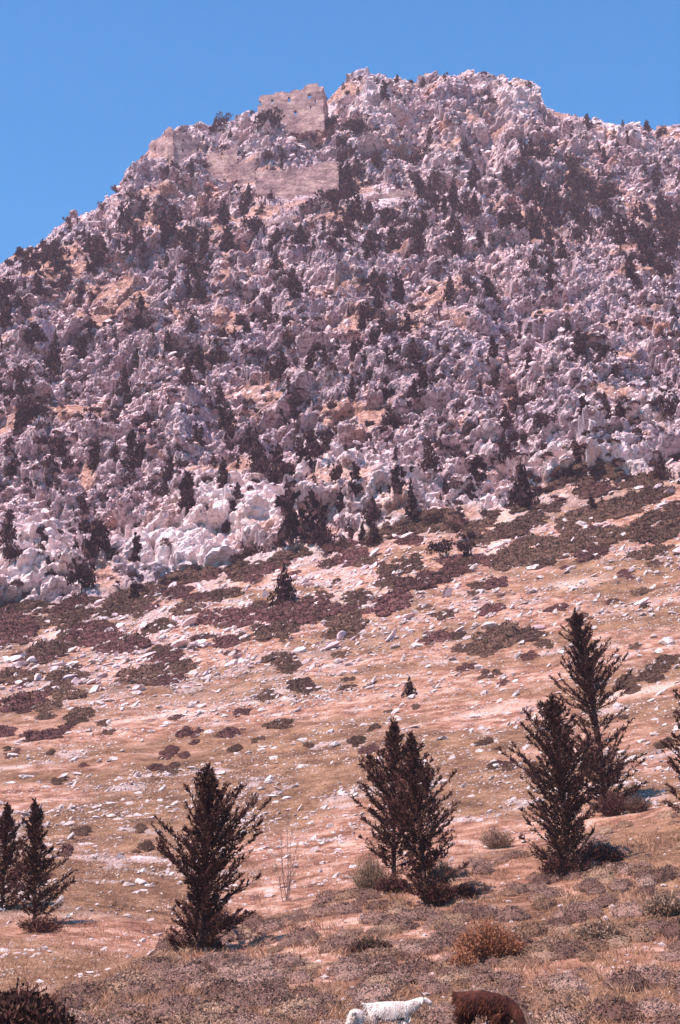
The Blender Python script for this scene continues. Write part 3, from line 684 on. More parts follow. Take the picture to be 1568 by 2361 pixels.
while len(cand) < 1500 and tries < 120000:
    tries += 1
    x = random.uniform(-60, 1630); y = random.uniform(180, 1400)
    cl = float(vnoise(np.array([x/60., y/60., 3.3], np.float32), 9))
    if random.random() < dens(x, y)*(0.15+1.9*max(0, cl-.28)):
        h = random.choice([random.uniform(16, 30), random.uniform(24, 46), random.uniform(32, 68)])*(1.0 if y > 450 else 0.85)*(1.1 if y > 800 else 1)
        if y < S_(x)+28: h *= .55
        cand.append((h, x, y))
cand.sort(reverse=True)
inv = [q for q in cand if 0 < q[1] < 1568][:300-len(BIGT)+60]
rest = [q for q in cand if q not in inv]
for (h, x, y) in inv:
    kdn = random.choices(KINDS, [3.2, 3.2, 2.2, 2.6, .9, .9])[0]
    far_tree(x, y, h, kdn, None, random.uniform(.75, 1.25)*(1.25 if kdn == 'cypress' else 1))
ps = []
for (h, x, y) in rest:
    b = at(x, y, .2); hh = h*b.y/FPX*0.8; kdn = random.choice(['round', 'ragged', 'cone', 'cypress']); pr = FARP[kdn][random.randrange(4)]
    sel = rng.random(len(pr[4])) < 0.45
    v = pr[3].reshape(-1, 4, 3)[sel].reshape(-1, 3); f = np.arange(len(v)).reshape(-1, 4)
    place(ps, (v*1.0, f, pr[5][sel]), b, (hh*1.1, hh*1.1, hh), random.random()*6.3)
# tiny tufts in the cracks of the crags
for k in range(2600):
    x = random.uniform(-200, 1800); f_ = random.random()**1.0; y = S_(x)+4+(C_(x)-S_(x))*f_
    if any(abs(x-q[0]) < q[2]*.8 and abs(y-q[1]) < q[3]*.7 for q in FLAT): continue
    if random.random() < .75*float(slab[int(np.clip((1-f_)*(N3-1)+N1+N2, 0, NR-1)), int(np.clip(np.searchsorted(PXS, x), 0, NC-1))]) + (.6 if (f_ > .82 and x < 1000) else 0): continue
    if random.random() > 0.25 + 0.75*float(vnoise(np.array([x/45., y/45., 1.3], np.float32), 19) > .5): continue
    b = at(x, y, .05); s = random.uniform(.28, .95)
    place(ps, CUSL[k % 4], b, (s, s, s*random.uniform(1.0, 2.2)), random.random()*6.3, None, -0.1)
v, f, tn = cat(ps)
tag(obj('crag_scrub', mesh_data('crag_scrub', v, f, M_FAR, False, {'tone': ('FACE', tn)})), 'small dark bushes and tufts filling the cracks of the crags', 'scrub', None, 'stuff')

# ------------------------------------------------------------------ mats of low scrub
def mat_shrub(px, py, w, h, ang, label, m=M_MAQ, name='scrub_patch', hgt=1.0, dens_=1.0, grp=None, toff=0.0):
    """low patch of cushions hugging the ground; w, h half sizes on the sheet, ang in degrees upwards to the right"""
    ca, sa = math.cos(R(ang)), math.sin(R(ang)); c0 = at(px, py); mp = c0.y/FPX
    rad = max(0.28, min(h*mp*1.6, w*mp*.4, 0.95)); N = int(max(6, min(170, dens_*4.2*(w*mp)*(h*mp*3.0)/(rad*rad))))
    parts = []; k = 0; sd = random.random()*9
    while k < N:
        u, v = random.uniform(-1, 1), random.uniform(-1, 1); q = u*u+v*v; a = math.atan2(v, u)
        lim = 0.80 + 0.25*math.sin(a*2+sd) * .5 + 0.2*math.sin(a*5+sd*2)
        k += 0.45
        if q > lim: continue
        k += 0.55
        x = px + u*w*ca + v*h*sa; y = py - u*w*sa + v*h*ca
        b, n = frame_at(x, y); s = rad*random.uniform(.6, 1.2)*(1.05-.35*q)
        place(parts, (CUSL if mp*1.0 > 0.03 else CUS)[random.randrange(4)], b - c0 - Vector((0, 0, .04)), (s, s, s*hgt*random.uniform(.9, 1.7)), random.random()*6.3, (n.x*.6, n.y*.6, n.z), random.uniform(-.12, .12)+toff)
    v, f, tn = cat(parts)
    o = obj(name, mesh_data(name, v, f, m, False, {'tone': ('FACE', tn)}), None, c0); tag(o, label, 'shrub', grp); return o
MATS = [
 (300, 1385, 78, 26, 22, 0, 'long olive-brown scrub patch under the left pale crag'),
 (440, 1326, 72, 20, 16, 0, 'slender olive scrub patch along the foot of the big pale crag'),
 (560, 1310, 42, 22, 10, 0, 'rounded olive scrub patch left of the lone dark bushy tree'),
 (165, 1418, 48, 20, 8, 0, 'small brown scrub patch left of the long olive one'),
 (30, 1450, 60, 44, 20, 1, 'wide dark maroon scrub patch at the left edge'),
 (225, 1470, 78, 36, -12, 1, 'big dark scrub patch in the left part of the belt'),
 (120, 1500, 70, 30, 30, 0, 'brown scrub patch running down left of the big dark one'),
 (300, 1490, 60, 18, 0, 1, 'narrow dark scrub patch right of the big dark one'),
 (540, 1425, 95, 24, 6, 1, 'long maroon scrub patch at the foot of the bushy tree, left half'),
 (700, 1412, 90, 34, 10, 1, 'long maroon scrub patch at the foot of the bushy tree, right half'),
 (800, 1440, 60, 18, 16, 0, 'brown scrub patch at the right end of the long maroon row'),
 (900, 1395, 62, 22, 18, 1, 'maroon patch below the brightest maroon strip'),
 (1000, 1335, 100, 20, 15, 1, 'brightest maroon strip of low scrub rising to the right'),
 (900, 1316, 34, 24, 10, 0, 'dark rounded shrub clump at the left tip of the maroon strip'),
 (945, 1302, 36, 22, 22, 0, 'dark rounded shrub clump right of its twin above the maroon strip'),
 (930, 1215, 110, 22, 18, 0, 'olive scrub band along the foot of the central crags'),
 (1010, 1200, 70, 30, -5, 0, 'thick olive scrub at the right end of the central band'),
 (1075, 1235, 42, 26, -30, 0, 'olive shrub clump falling towards the pale track'),
 (1300, 1100, 36, 26, 10, 0, 'olive shrub clump on the right scree, left one'),
 (1345, 1095, 42, 32, 0, 0, 'olive shrub clump on the right scree, middle and largest'),
 (1398, 1085, 34, 22, 0, 0, 'olive shrub clump on the right scree, right one'),
 (1200, 1215, 70, 24, 20, 0, 'olive scrub patch just right of the pale track'),
 (1260, 1265, 130, 34, 12, 0, 'largest spread of olive scrub on the right slope'),
 (1180, 1290, 60, 24, 10, 0, 'olive scrub at the lower left of the largest spread'),
 (1400, 1180, 120, 24, 14, 0, 'olive scrub band behind the little lone cypress'),
 (1480, 1150, 90, 20, 16, 0, 'olive scrub band near the right edge below the scree'),
 (1520, 1215, 80, 40, 14, 0, 'broad olive scrub at the right edge'),
 (1380, 1240, 80, 22, 14, 0, 'olive scrub right of the largest spread'),
 (1500, 1275, 60, 12, 10, 0, 'thin olive scrub streak near the right edge'),
 (1442, 1325, 24, 12, 0, 1, 'small lone dark bush on the right pasture'),
 (1150, 1470, 60, 26, 10, 0, 'brown bush row in the middle of the upper pasture'),
 (1210, 1468, 50, 16, 0, 0, 'brown scrub strip right of the brown bush row'),
 (1255, 1485, 24, 12, 0, 0, 'small brown tuft at the right end of the bush row'),
 (1110, 1500, 34, 20, 10, 0, 'brown bush below the brown bush row'),
 (1130, 1555, 30, 10, 18, 0, 'dark low tuft in the upper pasture below the bush row'),
 (640, 1455, 60, 22, 10, 0, 'brown scrub below the long maroon row'),
 (330, 1560, 60, 20, 5, 0, 'brown scrub patch above the left pasture'),
 (420, 1540, 40, 14, 8, 0, 'small brown scrub patch above the pale stones at left'),
 (440, 1400, 44, 14, 18, 0, 'small scrub strip among the rocks right of the long olive patch'),
 (50, 1620, 60, 22, 12, 1, 'dark scrub patch at the left edge above the pasture'),
 (40, 1560, 60, 18, 8, 0, 'brown scrub strip at the left edge'),
 (160, 1600, 50, 14, 6, 0, 'brown scrub strip near the left edge lower down'),
 (110, 1693, 56, 16, 8, 1, 'dark low bush on the left pasture below the bare strip'),
 (435, 1690, 30, 12, 10, 1, 'small dark bush in the pasture above the left conifers'),
 (530, 1690, 34, 12, 20, 1, 'small dark bush right of its neighbour in the pasture'),
 (645, 1672, 32, 14, 10, 0, 'grey-green bush beside a pale boulder in the pasture'),
 (620, 1605, 32, 12, 10, 0, 'olive bush at the top of the pasture'),
 (800, 1455, 42, 20, 14, 0, 'bushy brown clump at the lower end of the scrub belt'),
 (395, 1775, 26, 14, 10, 0, 'small brown bush above the tallest left conifer'),
 (390, 1735, 26, 14, 30, 1, 'small dark forked bush above the left conifer'),
 (560, 1640, 22, 10, 20, 1, 'tiny dark bush beside the bare strip'),
 (1085, 1295, 30, 12, 10, 0, 'small olive tuft where the track leaves the scrub'),
 (1530, 1530, 40, 20, 20, 0, 'brown bush at the right edge above the white track'),
 (1450, 1580, 30, 22, 10, 0, 'brown bush on the bank right of the tall conifer'),
 (1500, 1560, 34, 16, 0, 0, 'second brown bush on the bank at right'),
 (360, 1445, 30, 14, 20, 0, 'small dark clump in the rocks of the left belt'),
]
for (x, y, w, h, a, k, lb) in MATS: mat_shrub(x, y, w, h, a, lb, M_MAR if k else M_MAQ)
nm = 0; mgrp = []
while nm < 243:
    x = random.uniform(-40, 1610); u = random.random()**2.3; y = C_(x)+8+u*(M_(x)-C_(x)+330)
    if y > B_(x)-60: continue
    w = random.uniform(12, 42)*(1 if u < .5 else .62); h = w*random.uniform(.28, .5)
    fmx = (y-C_(x))/(M_(x)-C_(x)); lf = x < 850
    if fmx > .85 and random.random() > (.5 if lf else .35): continue
    if fmx <= .85 and not lf and random.random() < .35: continue
    side = 'left' if x < 420 else ('middle' if x < 1050 else 'right')
    zn = 'scrub belt' if fmx < .85 else 'pasture'
    k = random.random() < .35
    mat_shrub(x, y, w, h, 12, f"small {'dark maroon' if k else 'olive-brown'} shrub in the {side} part of the {zn}", M_MAR if k else M_MAQ, 'low_shrub', 1.0, 1.2, f"small {'dark maroon' if k else 'olive-brown'} shrubs in the {side} part of the {zn}")
    nm += 1

# ------------------------------------------------------------------ stones
def rock_mesh(seed, sub=2, cuts=11, lo=.45):
    r = np.random.default_rng(seed); import bmesh
    bm = bmesh.new(); bmesh.ops.create_icosphere(bm, subdivisions=sub, radius=1)
    v = np.array([q.co[:] for q in bm.verts]); f = np.array([[q.index for q in fc.verts] for fc in bm.faces]); bm.free()
    for _ in range(cuts):
        n = rdirs(1, r)[0]; d = r.uniform(lo, .85); s = v @ n; v = v - np.maximum(s-d, 0)[:, None]*n
    v *= 1 + 0.10*(vnoise((v*2.2+seed).astype(np.float32), seed)-.5)[:, None]*2
    return v, f
RK = [rock_mesh(200+s) for s in range(6)]; RKL = [rock_mesh(220+s, 1) for s in range(6)]
RKM = [mesh_data('stone', v, f, M_ROCK) for v, f in RK]
def stone(px, py, w, label, h=.6, grp=None, name='boulder'):
    b = at(px, py); s = w*b.y/FPX/2
    o = obj(name, RKM[random.randrange(6)], None, b - Vector((0, 0, s*h*.25))); o.scale = (s, s*random.uniform(.6, 1), s*h); o.rotation_euler = (random.uniform(-.25, .25), random.uniform(-.25, .25)-.15, random.uniform(-.5, .5))
    tag(o, label, 'rock', grp); return o
for a in [(298, 2038, 34, 'left boulder of the white heap beside the left conifer', .8), (322, 2034, 40, 'biggest boulder of the white heap beside the left conifer', .85), (345, 2042, 32, 'right boulder of the white heap beside the left conifer', .7),
          (332, 2052, 30, 'lowest boulder of the white heap beside the left conifer', .6), (100, 2186, 34, 'grey-white lone boulder in the orange grass bottom left', .9), (72, 2206, 22, 'small pale stone just below the grey lone boulder', .7),
          (562, 1892, 28, 'pale rounded boulder right of the left conifer', .9), (788, 1938, 30, 'grey boulder left of the twin conifer', .9), (780, 1962, 26, 'pale flat stone under the grey boulder left of the twin conifer', .5),
          (135, 1862, 34, 'white block above the left edge conifers', .8), (640, 1662, 40, 'pale boulder with a bush on its right in the pasture', .6), (60, 1790, 60, 'long pale slab at the left edge', .4), (20, 1800, 50, 'pale slab cut by the left edge', .4),
          (1366, 2036, 20, 'curved white stone on the scrub slope right of the conifers', 1.3), (1545, 1480, 60, 'large grey boulder at the right edge', .9), (1520, 1502, 30, 'smaller boulder leaning on the large one at the right edge', .8),
          (200, 1945, 50, 'flat white ledge stone between the left conifers', .35), (330, 1978, 70, 'row of white stone ledge near the left conifer', .3), (700, 1765, 40, 'pale boulder in the stony middle of the pasture', .6),
          (555, 1525, 40, 'pale block at the lower edge of the scrub belt', .7), (330, 1565, 30, 'pale block between brown bushes left', .8), (960, 1490, 44, 'pale block in the upper pasture', .6), (430, 1585, 34, 'white block above the bare strip', .6),
          (1130, 1440, 50, 'pale outcrop block in the upper pasture at right', .5), (1340, 1210, 54, 'white rock standing in the largest olive scrub', .7), (800, 1975, 18, 'small pale stone at the foot of the grey boulder', .7)]:
    stone(*a[:3], a[3], a[4])
def spoint():
    x = random.uniform(-40, 1610); u = random.random(); y = C_(x)+10+u*(B_(x)-C_(x)-34)
    n = float(fbm(np.array([x/110., y/38., 7.7], np.float32), 77, 3))
    fmx = (y-C_(x))/(M_(x)-C_(x))
    w = max(0, (n-.36)*5)*(1.0 if fmx > .9 else .8)
    if x > 1050 and fmx > 1: w *= .45
    if y > 2000: w *= .4
    return x, y, w
pts = []
while len(pts) < 13000:
    x, y, w = spoint()
    if random.random() < w:
        sz = min(30, 2.6 + random.paretovariate(2.0)*2.4); pts.append((sz, x, y))
        if random.random() < .5:      # stones lie in rows along the slope
            for q in range(random.randrange(2, 6)):
                x += sz*random.uniform(.7, 1.5); y += -sz*.2*random.uniform(.2, 1.6); pts.append((sz*random.uniform(.4, 1), x, y))
pts.sort(reverse=True)
for (s, x, y) in [q for q in pts if 0 < q[1] < 1568][:270]:
    side = 'left' if x < 420 else ('middle' if x < 1050 else 'right'); fmx = (y-C_(x))/(M_(x)-C_(x)); zn = 'scrub belt' if fmx < .95 else ('upper pasture' if y < 1780 else 'lower pasture')
    stone(x, y, s*1.1, f"pale angular stone scattered in the {side} of the {zn}", random.uniform(.35, .7), f"pale stones scattered in the {side} of the {zn}", 'stone')
ps = []
for k, (s, x, y) in enumerate(pts[270:]):
    b = at(x, y); q = s*b.y/FPX/2; v, f = RKL[k % 6]
    place(ps, (v, f, 0.5), b, (q*1.15, q*.8, q*random.uniform(.4, .75)), random.uniform(-.6, .6))
for k in range(900):       # bits of stone between the near cushions
    x = random.uniform(-100, 1700); y = random.uniform(B_(x)+5, 2450); b = at(x, y); q = random.uniform(.03, .10)*random.choice([1, 1, 1.6]); v, f = RKL[k % 6]
    place(ps, (v, f, 0.5), b, (q*1.2, q, q*.6), random.uniform(-3, 3))
v, f, _ = cat(ps)
tag(obj('small_stones', mesh_data('small_stones', v, f, M_ROCK)), 'countless small pale stones strewn over the pasture and slope', 'stones', None, 'stuff')

# loose and jutting blocks all over the crags and the foot of the mountain
def blocks(name, n, wgt, lo, hi, par, protos, mat, desc):
    ii = rng.integers(N1+2, NR-2, n*5); jj = rng.integers(20, NC-20, n*5); ok = rng.random(n*5) < wgt[ii, jj]; ii = ii[ok][:n]; jj = jj[ok][:n]; m = len(ii)
    P0 = G[ii, jj]; mp_ = P0[:, 1]/FPX; sz = np.minimum(hi, lo*(1+rng.pareto(par, m)))*mp_
    ax = rdirs(m)*rng.uniform(0, .75, (m, 1)); rz = rng.uniform(-.8, .8, m); ty = rng.normal(-.45, .28, m); tx = rng.normal(0, .35, m)
    cz, s_z, cy, sy, cx, sx = np.cos(rz), np.sin(rz), np.cos(ty), np.sin(ty), np.cos(tx), np.sin(tx); O = np.zeros(m); I1 = np.ones(m)
    Rz = np.stack([cz, -s_z, O, s_z, cz, O, O, O, I1], -1).reshape(m, 3, 3); Ry = np.stack([cy, O, sy, O, I1, O, -sy, O, cy], -1).reshape(m, 3, 3); Rx = np.stack([I1, O, O, O, cx, -sx, O, sx, cx], -1).reshape(m, 3, 3)
    RR = Ry @ Rx @ Rz; S3 = sz[:, None]*np.stack([rng.uniform(.9, 2.2, m), rng.uniform(.7, 1.1, m), rng.uniform(.35, .85, m)], -1)*.5
    vs, fs, ts, k = [], [], [], 0; tone = np.clip(rng.beta(2.6, 1.8, m) + .30*pale[ii, jj], 0, 1)
    for q, (v, f) in enumerate(protos):
        se = np.where(np.arange(m) % len(protos) == q)[0]; V = np.einsum('mij,mvj->mvi', RR[se], v[None]*S3[se][:, None]) + P0[se][:, None] + np.array([0, -0.12, 0.12])*sz[se][:, None, None]
        vs.append(V.reshape(-1, 3)); fs.append((f[None] + (np.arange(len(se))*len(v))[:, None, None]).reshape(-1, f.shape[1])+k); ts.append(np.repeat(tone[se], len(f))); k += len(se)*len(v)
    tag(obj(name, mesh_data(name, np.concatenate(vs), np.concatenate(fs), mat, False, {'tone': ('FACE', np.concatenate(ts))})), desc, 'rocks', None, 'stuff')
blocks('crag_blocks', 21000, crag_w**1.3, 5.0, 24, 2.4, [rock_mesh(300+q, 1, 8, .22) for q in range(6)], M_CRAG, 'broken limestone blocks and ledges covering the crags')
blocks('crag_rubble', 30000, np.maximum(crag_w, .9*slab*mount), 3.6, 9, 2.5, [rock_mesh(260+q, 1, 8, .25) for q in range(4)], M_CRAG, 'smaller limestone rubble between the crag blocks')
blocks('belt_blocks', 5200, beltw, 5.5, 34, 1.9, [rock_mesh(280+q, 2, 8, .3) for q in range(4)], M_CRAG, 'pale broken blocks between the scrub patches under the crags')
blocks('pasture_stones', 38000, stony, 2.7, 19, 2.0, [rock_mesh(270+q, 1) for q in range(4)], M_ROCK, 'white stones lying in loose bands across the pasture')

def blades(c, h, w, r=rng):
    n = len(c); d = r.normal(size=(n, 3))*[.35, .35, 0]+[0, 0, 1]; sd = r.normal(size=(n, 3)); sd[:, 2] = 0; sd /= np.linalg.norm(sd, axis=1, keepdims=True)
    h = h.reshape(-1, 1); w = w.reshape(-1, 1); m = c + d*h*.55; tp = c + d*h*[1.3, 1.3, 1]
    v = np.stack([c-sd*w, c+sd*w, m+sd*w*.7, tp], 1).reshape(-1, 3); return v, np.arange(n*4).reshape(n, 4)
# ------------------------------------------------------------------ near slope: cushion scrub and grass
ps = []; psb = []; k = 0
while k < 1450:
    x = random.uniform(-250, 1820); y = PYB - 2 - (PYB-B_(x))*random.random()**1.0 - 4
    n = float(fbm(np.array([x/75.+y/300., y/17.+x/70., 2.2], np.float32), 140, 3))
    if random.random() > (n-.505)*12 and random.random() > .03: continue
    k += 1
    b, nn = frame_at(x, y); s = random.uniform(.2, .52)*random.choice([.6, 1, 1]); arr = CUS[k % 6]
    dst = psb if random.random() < .12 + .5*(float(vnoise(np.array([x/70., y/30., 4.], np.float32), 8)) > .6) else ps
    place(dst, arr, b - Vector((0, 0, .03)), (s*1.25, s*.9, s*random.uniform(.85, 1.4)), random.random()*6.3, (nn.x*.6, nn.y*.6, nn.z), random.uniform(-.38, .28))
v, f, tn = cat(ps)
tag(obj('cushion_scrub', mesh_data('cushion_scrub', v, f, M_CUS, False, {'tone': ('FACE', tn)})), 'carpet of grey-mauve thorny cushions on the near slope', 'scrub', None, 'stuff')
v, f, tn = cat(psb)
tag(obj('heather_scrub', mesh_data('heather_scrub', v, f, M_BRN, False, {'tone': ('FACE', tn)})), 'brown twiggy cushions mixed through the near slope scrub', 'scrub', None, 'stuff')
cs = []; hs = []; ws = []
tf = []
for k in range(3600):
    x = random.uniform(-100, 1700); y = C_(x)+90+(B_(x)-C_(x)-110)*random.random()
    if random.random() > .25+.9*float(vnoise(np.array([x/90., y/30., 2.], np.float32), 21) > .5): continue
    b = at(x, y, .04); q = random.uniform(1.4, 4.2)*b.y/FPX; place(tf, CUSL[k % 4], b, (q*1.3, q, q*random.uniform(.7, 1.3)), random.random()*6.3, None, random.uniform(-.2, .3))
v, f, tn = cat(tf)
tag(obj('pasture_tufts', mesh_data('pasture_tufts', v, f, M_BRN, False, {'tone': ('FACE', tn)})), 'brown tufts dotted over the pasture', 'tufts', None, 'stuff')
gc = []; gh = []
for k in range(7000):
    x = random.uniform(-200, 1780); y = B_(x)+4+(PYB-B_(x)-8)*random.random(); b = at(x, y)
    if float(vnoise(np.array([x/50., y/22., 9.], np.float32), 31)) < .42: continue
    for q in range(9): gc.append((b.x+random.gauss(0, .09), b.y+random.gauss(0, .09), b.z-.02)); gh.append(random.uniform(.10, .26))
gc = np.array(gc); gh = np.array(gh); v, f = blades(gc, gh, .004+gc[:, 1]*.00010)
tag(obj('tall_dry_grass', mesh_data('tall_dry_grass', v, f, M_GRS, False, {'tone': ('FACE', np.clip(rng.normal(.55, .25, len(f)), 0, 1))})), 'tufts of taller dry grass between the cushions of the near slope', 'grass', None, 'stuff')
for k in range(15000):
    x = random.uniform(-200, 1780); y = C_(x)+60+(PYB-C_(x)-65)*random.random()**.8
    if y < M_(x)-60: continue
    b = at(x, y); near_ = b.y < 66; n = 7
    sp = .12 if near_ else .35
    for q in range(n):
        cs.append((b.x+random.gauss(0, sp), b.y+random.gauss(0, sp), b.z-.02)); hs.append(random.uniform(.05, .17)); ws.append(.003+b.y*.00012)
v, f = blades(np.array(cs), np.array(hs), np.array(ws)); tn = np.clip(rng.normal(.5, .25, len(f)), 0, 1)
tag(obj('dry_grass', mesh_data('dry_grass', v, f, M_GRS, False, {'tone': ('FACE', tn)})), 'dry tan grass between stones on the pasture and near slope', 'grass', None, 'stuff')

# ------------------------------------------------------------------ near conifers
def conifer(name, label, foot, top, halfw, seed, stems=None, nb=130, gap=None, skirt=1.0, drop=0.04, prof=None, group=None, bend=0.0, dn=1.0, upb=1.0):
    """foot/top: sheet points of foot and tip; halfw: half width of the crown on the sheet"""
    r = np.random.default_rng(seed)
    b = at(*foot, 0.1); mp = b.y/FPX; H = (foot[1]-top[1])*mp/0.975; Wd = halfw*mp*1.25; dx = (top[0]-foot[0])*mp
    root = empty(name, b); tag(root, label, 'conifer', group)
    def axis(s): return np.array([dx*s + bend*H*math.sin(s*math.pi), 0.04*H*math.sin(2.3*s+seed), H*s])
    path = [axis(s) for s in np.linspace(-.02, .97, 12)]
    tv, tf = tube(path, np.linspace(H*.016, H*.003, 12), 7)
    obj('trunk', mesh_data('trunk', tv, tf, M_BARK, True), root)
    prof = prof or [(0, .35), (.08, .72), (.25, .85), (.42, 1.0), (.6, .72), (.8, .36), (.95, .13), (1, .05)]
    pf = I(prof); C_s = []; U_s = []; S_s = []; bp = []; T_s = []
    nb = int(nb*.95)
    for i in range(nb):
        s = drop + (0.97-drop)*((i+.5)/nb)**.92; az = i*2.39996 + r.normal()*.35; L = Wd*float(pf(s))*r.choice([r.uniform(.4, .75), r.uniform(.8, 1.15)])*(.55+.95*float(vnoise(np.array([math.cos(az)*1.3+seed*3, math.sin(az)*1.3, s*6.5], np.float32), seed)))
        if gap and gap[0] < s < gap[1] and r.random() < gap[2]: continue
        el = (R(14)+R(32)*s + r.normal()*.2)*upb; st = axis(s - .06*min(1, L/(H*.2)))
        hd = np.array([math.cos(az), math.sin(az), 0]); pts_ = []
        for q in np.linspace(0, 1, 6):
            pts_.append(st + hd*L*q*math.cos(el) + np.array([0, 0, 1])*(L*q*math.sin(el)*.8 + L*.28*q*q))
        pts_ = np.array(pts_); bp.append(tube(pts_, np.linspace(.011, .003, 6)*max(.6, L), 4))
        tb = r.uniform(-.2, .2)
        ns = int((7 + 13*L)*dn)
        for q in range(ns):
            u = r.random()**.75*.98 + .02; k = u*5; k0 = min(int(k), 4); pos = pts_[k0]+(pts_[k0+1]-pts_[k0])*(k-k0)
            tan = pts_[k0+1]-pts_[k0]; tan /= np.linalg.norm(tan)+1e-9
            sd = r.normal(size=3)*.55 + tan*1.0 + np.array([0, 0, .32]); sd /= np.linalg.norm(sd)
            sl_ = (0.10 + .20*(1-u))*min(1.2, .55+L*.5)*r.uniform(.7, 1.3); m = 9
            w = np.linspace(.05, 1, m)
            C_s.append(pos + sd*sl_*w[:, None] + r.normal(size=(m, 3))*.018); U_s.append(np.tile(sd, (m, 1))); S_s.append(np.full(m, .031)*r.uniform(.7, 1.25, m)); T_s.append(np.clip(.42+tb+r.normal(size=m)*.16, 0, 1))
    # leader and inner foliage hugging the trunk
    for q in range(int(170*dn)):
        s = r.uniform(.35, 1.0); pos = axis(s)*1.0; m = 6; sd = r.normal(size=3)*.5+np.array([0, 0, 1.]); sd /= np.linalg.norm(sd)
        C_s.append(pos + sd*.16*np.linspace(0, 1, m)[:, None] + r.normal(size=(m, 3))*.03*(1.3-s)); U_s.append(np.tile(sd, (m, 1))); S_s.append(np.full(m, .045)); T_s.append(np.full(m, .4))
    C = np.concatenate(C_s); v, f = leafquads(C, np.concatenate(S_s), up=np.concatenate(U_s), asp=1.7, r=r)
    obj('crown', mesh_data('crown', v, f, M_CON, False, {'tone': ('FACE', np.concatenate(T_s))}), root)
    v, f, _ = cat([(a, c, 0) for a, c in bp]); obj('branches', mesh_data('branches', v, f, M_BARK), root)
    return root
FULL = [(0, .50), (.06, .72), (.2, .62), (.33, .80), (.48, 1.0), (.62, .80), (.78, .48), (.9, .22), (1, .05)]
conifer('conifer', 'dark conifer cut off by the left edge of the picture', (2, 2098), (6, 1868), 62, 1, nb=120)
conifer('conifer', 'slim dark conifer second from the left with bare lower stem', (80, 2135), (72, 1862), 64, 2, nb=125, drop=.12, prof=[(0, .3), (.12, .8), (.3, 1.0), (.45, .82), (.6, .5), (.8, .32), (1, .05)], dn=.9)
conifer('conifer', 'broad conifer standing alone left of the bare sapling', (456, 2192), (473, 1792), 106, 3, nb=210, drop=.03, prof=[(0, .55), (.1, .78), (.25, .68), (.42, .84), (.56, .98), (.68, .76), (.82, .44), (1, .05)], bend=0.02, upb=1.15)
conifer('conifer', 'taller left stem of the twin conifer in the middle', (908, 2050), (912, 1678), 92, 4, nb=170, drop=.16, prof=FULL)
conifer('conifer', 'shorter right stem of the twin conifer in the middle', (985, 2085), (952, 1708), 84, 5, nb=170, drop=.05, prof=[(0, .5), (.08, .75), (.25, .6), (.45, .85), (.6, .9), (.8, .45), (1, .05)])
conifer('conifer', 'tallest conifer, open in its middle, behind the pair at right', (1405, 1872), (1342, 1412), 88, 7, nb=330, drop=.02, gap=(.32, .55, .72), dn=1.2, prof=[(0, .45), (.06, .75), (.2, .85), (.34, 1.0), (.46, .6), (.58, .95), (.68, .7), (.78, .55), (.9, .28), (1, .05)], bend=.02)
conifer('conifer', 'dense front conifer right of the middle, with black shaded base', (1312, 2012), (1286, 1622), 108, 6, nb=215, drop=.03, prof=[(0, .55), (.07, .8), (.2, .62), (.35, .85), (.55, 1.0), (.7, .72), (.84, .42), (1, .05)])
conifer('conifer', 'conifer mostly outside the picture whose branches enter at the right edge', (1618, 1900), (1600, 1560), 84, 8, nb=130, drop=.1)

# ------------------------------------------------------------------ near shrubs
def twig_bush(name, label, foot, w, h, m, seed, n=420, leaf=0.03, fan=1.0, category='bush', leafy=True, core=0):
    r = np.random.default_rng(seed); b = at(*foot, .03); mp = b.y/FPX; Wd, H = w*mp/2, h*mp
    root = empty(name, b); tag(root, label, category)
    tw = []; C_s = []; U_s = []
    for i in range(n):
        a = r.uniform(0, 6.28); q = r.random()**.6; d = np.array([math.cos(a)*q*Wd, math.sin(a)*q*Wd*.8, H*(1-.55*q*q)*r.uniform(.55, 1.05)])
        st = np.array([math.cos(a)*q*Wd*.35, math.sin(a)*q*Wd*.3, -.02]); md = st+(d-st)*.5+r.normal(size=3)*.05*H; md[2] += .1*H
        rr = .006+b.y*.00006
        tw.append(tube([st, md, d], [rr, rr*.7, rr*.35], 3))
        for k in range(5):
            u = r.uniform(.45, 1); C_s.append(st+(d-st)*u+r.normal(size=3)*.05*max(.6, H)); U_s.append((d-st)/np.linalg.norm(d-st))
    v, f, _ = cat([(x, y, 0.4) for x, y in tw])
    obj('twigs', mesh_data('twigs', v, f, m, False, {'tone': ('FACE', np.full(len(f), .45)+r.normal(size=len(f))*.15)}), root)
    if leafy:
        C = np.array(C_s)
        v, f = leafquads(C, leaf*r.uniform(.6, 1.4, len(C)), up=np.array(U_s)*.5, asp=1.35, r=r)
        obj('foliage', mesh_data('foliage', v, f, m, False, {'tone': ('FACE', np.clip(r.normal(.5, .25, len(f)), 0, 1))}), root)
    return root
twig_bush('dry_bush', 'rust-red dry bush on the near slope above the brown goat', (1125, 2215), 170, 95, M_DRY, 21, 900, .028)
twig_bush('dry_bush', 'small rust-red dry bush at the lower left of the larger one', (1068, 2235), 70, 50, M_DRY, 22, 300, .026)
twig_bush('green_bush', 'dark green-brown bush on the near slope left of the dry bush', (855, 2196), 110, 40, M_MAQ, 23, 500, .03)
twig_bush('green_bush', 'black-green bush filling the bottom left corner', (48, 2440), 250, 158, M_CON, 24, 1500, .05)
twig_bush('twiggy_shrub', 'brown twiggy shrub at the left foot of the twin conifer', (850, 2055), 100, 92, M_BRN, 25, 420, .02)
twig_bush('twiggy_shrub', 'brown twiggy shrub on the brow between the conifers', (1148, 1955), 90, 52, M_BRN, 26, 380, .025)
twig_bush('twiggy_shrub', 'grey twiggy shrub at the right foot of the twin conifer', (1020, 2030), 70, 50, M_BRN, 27, 260, .022)
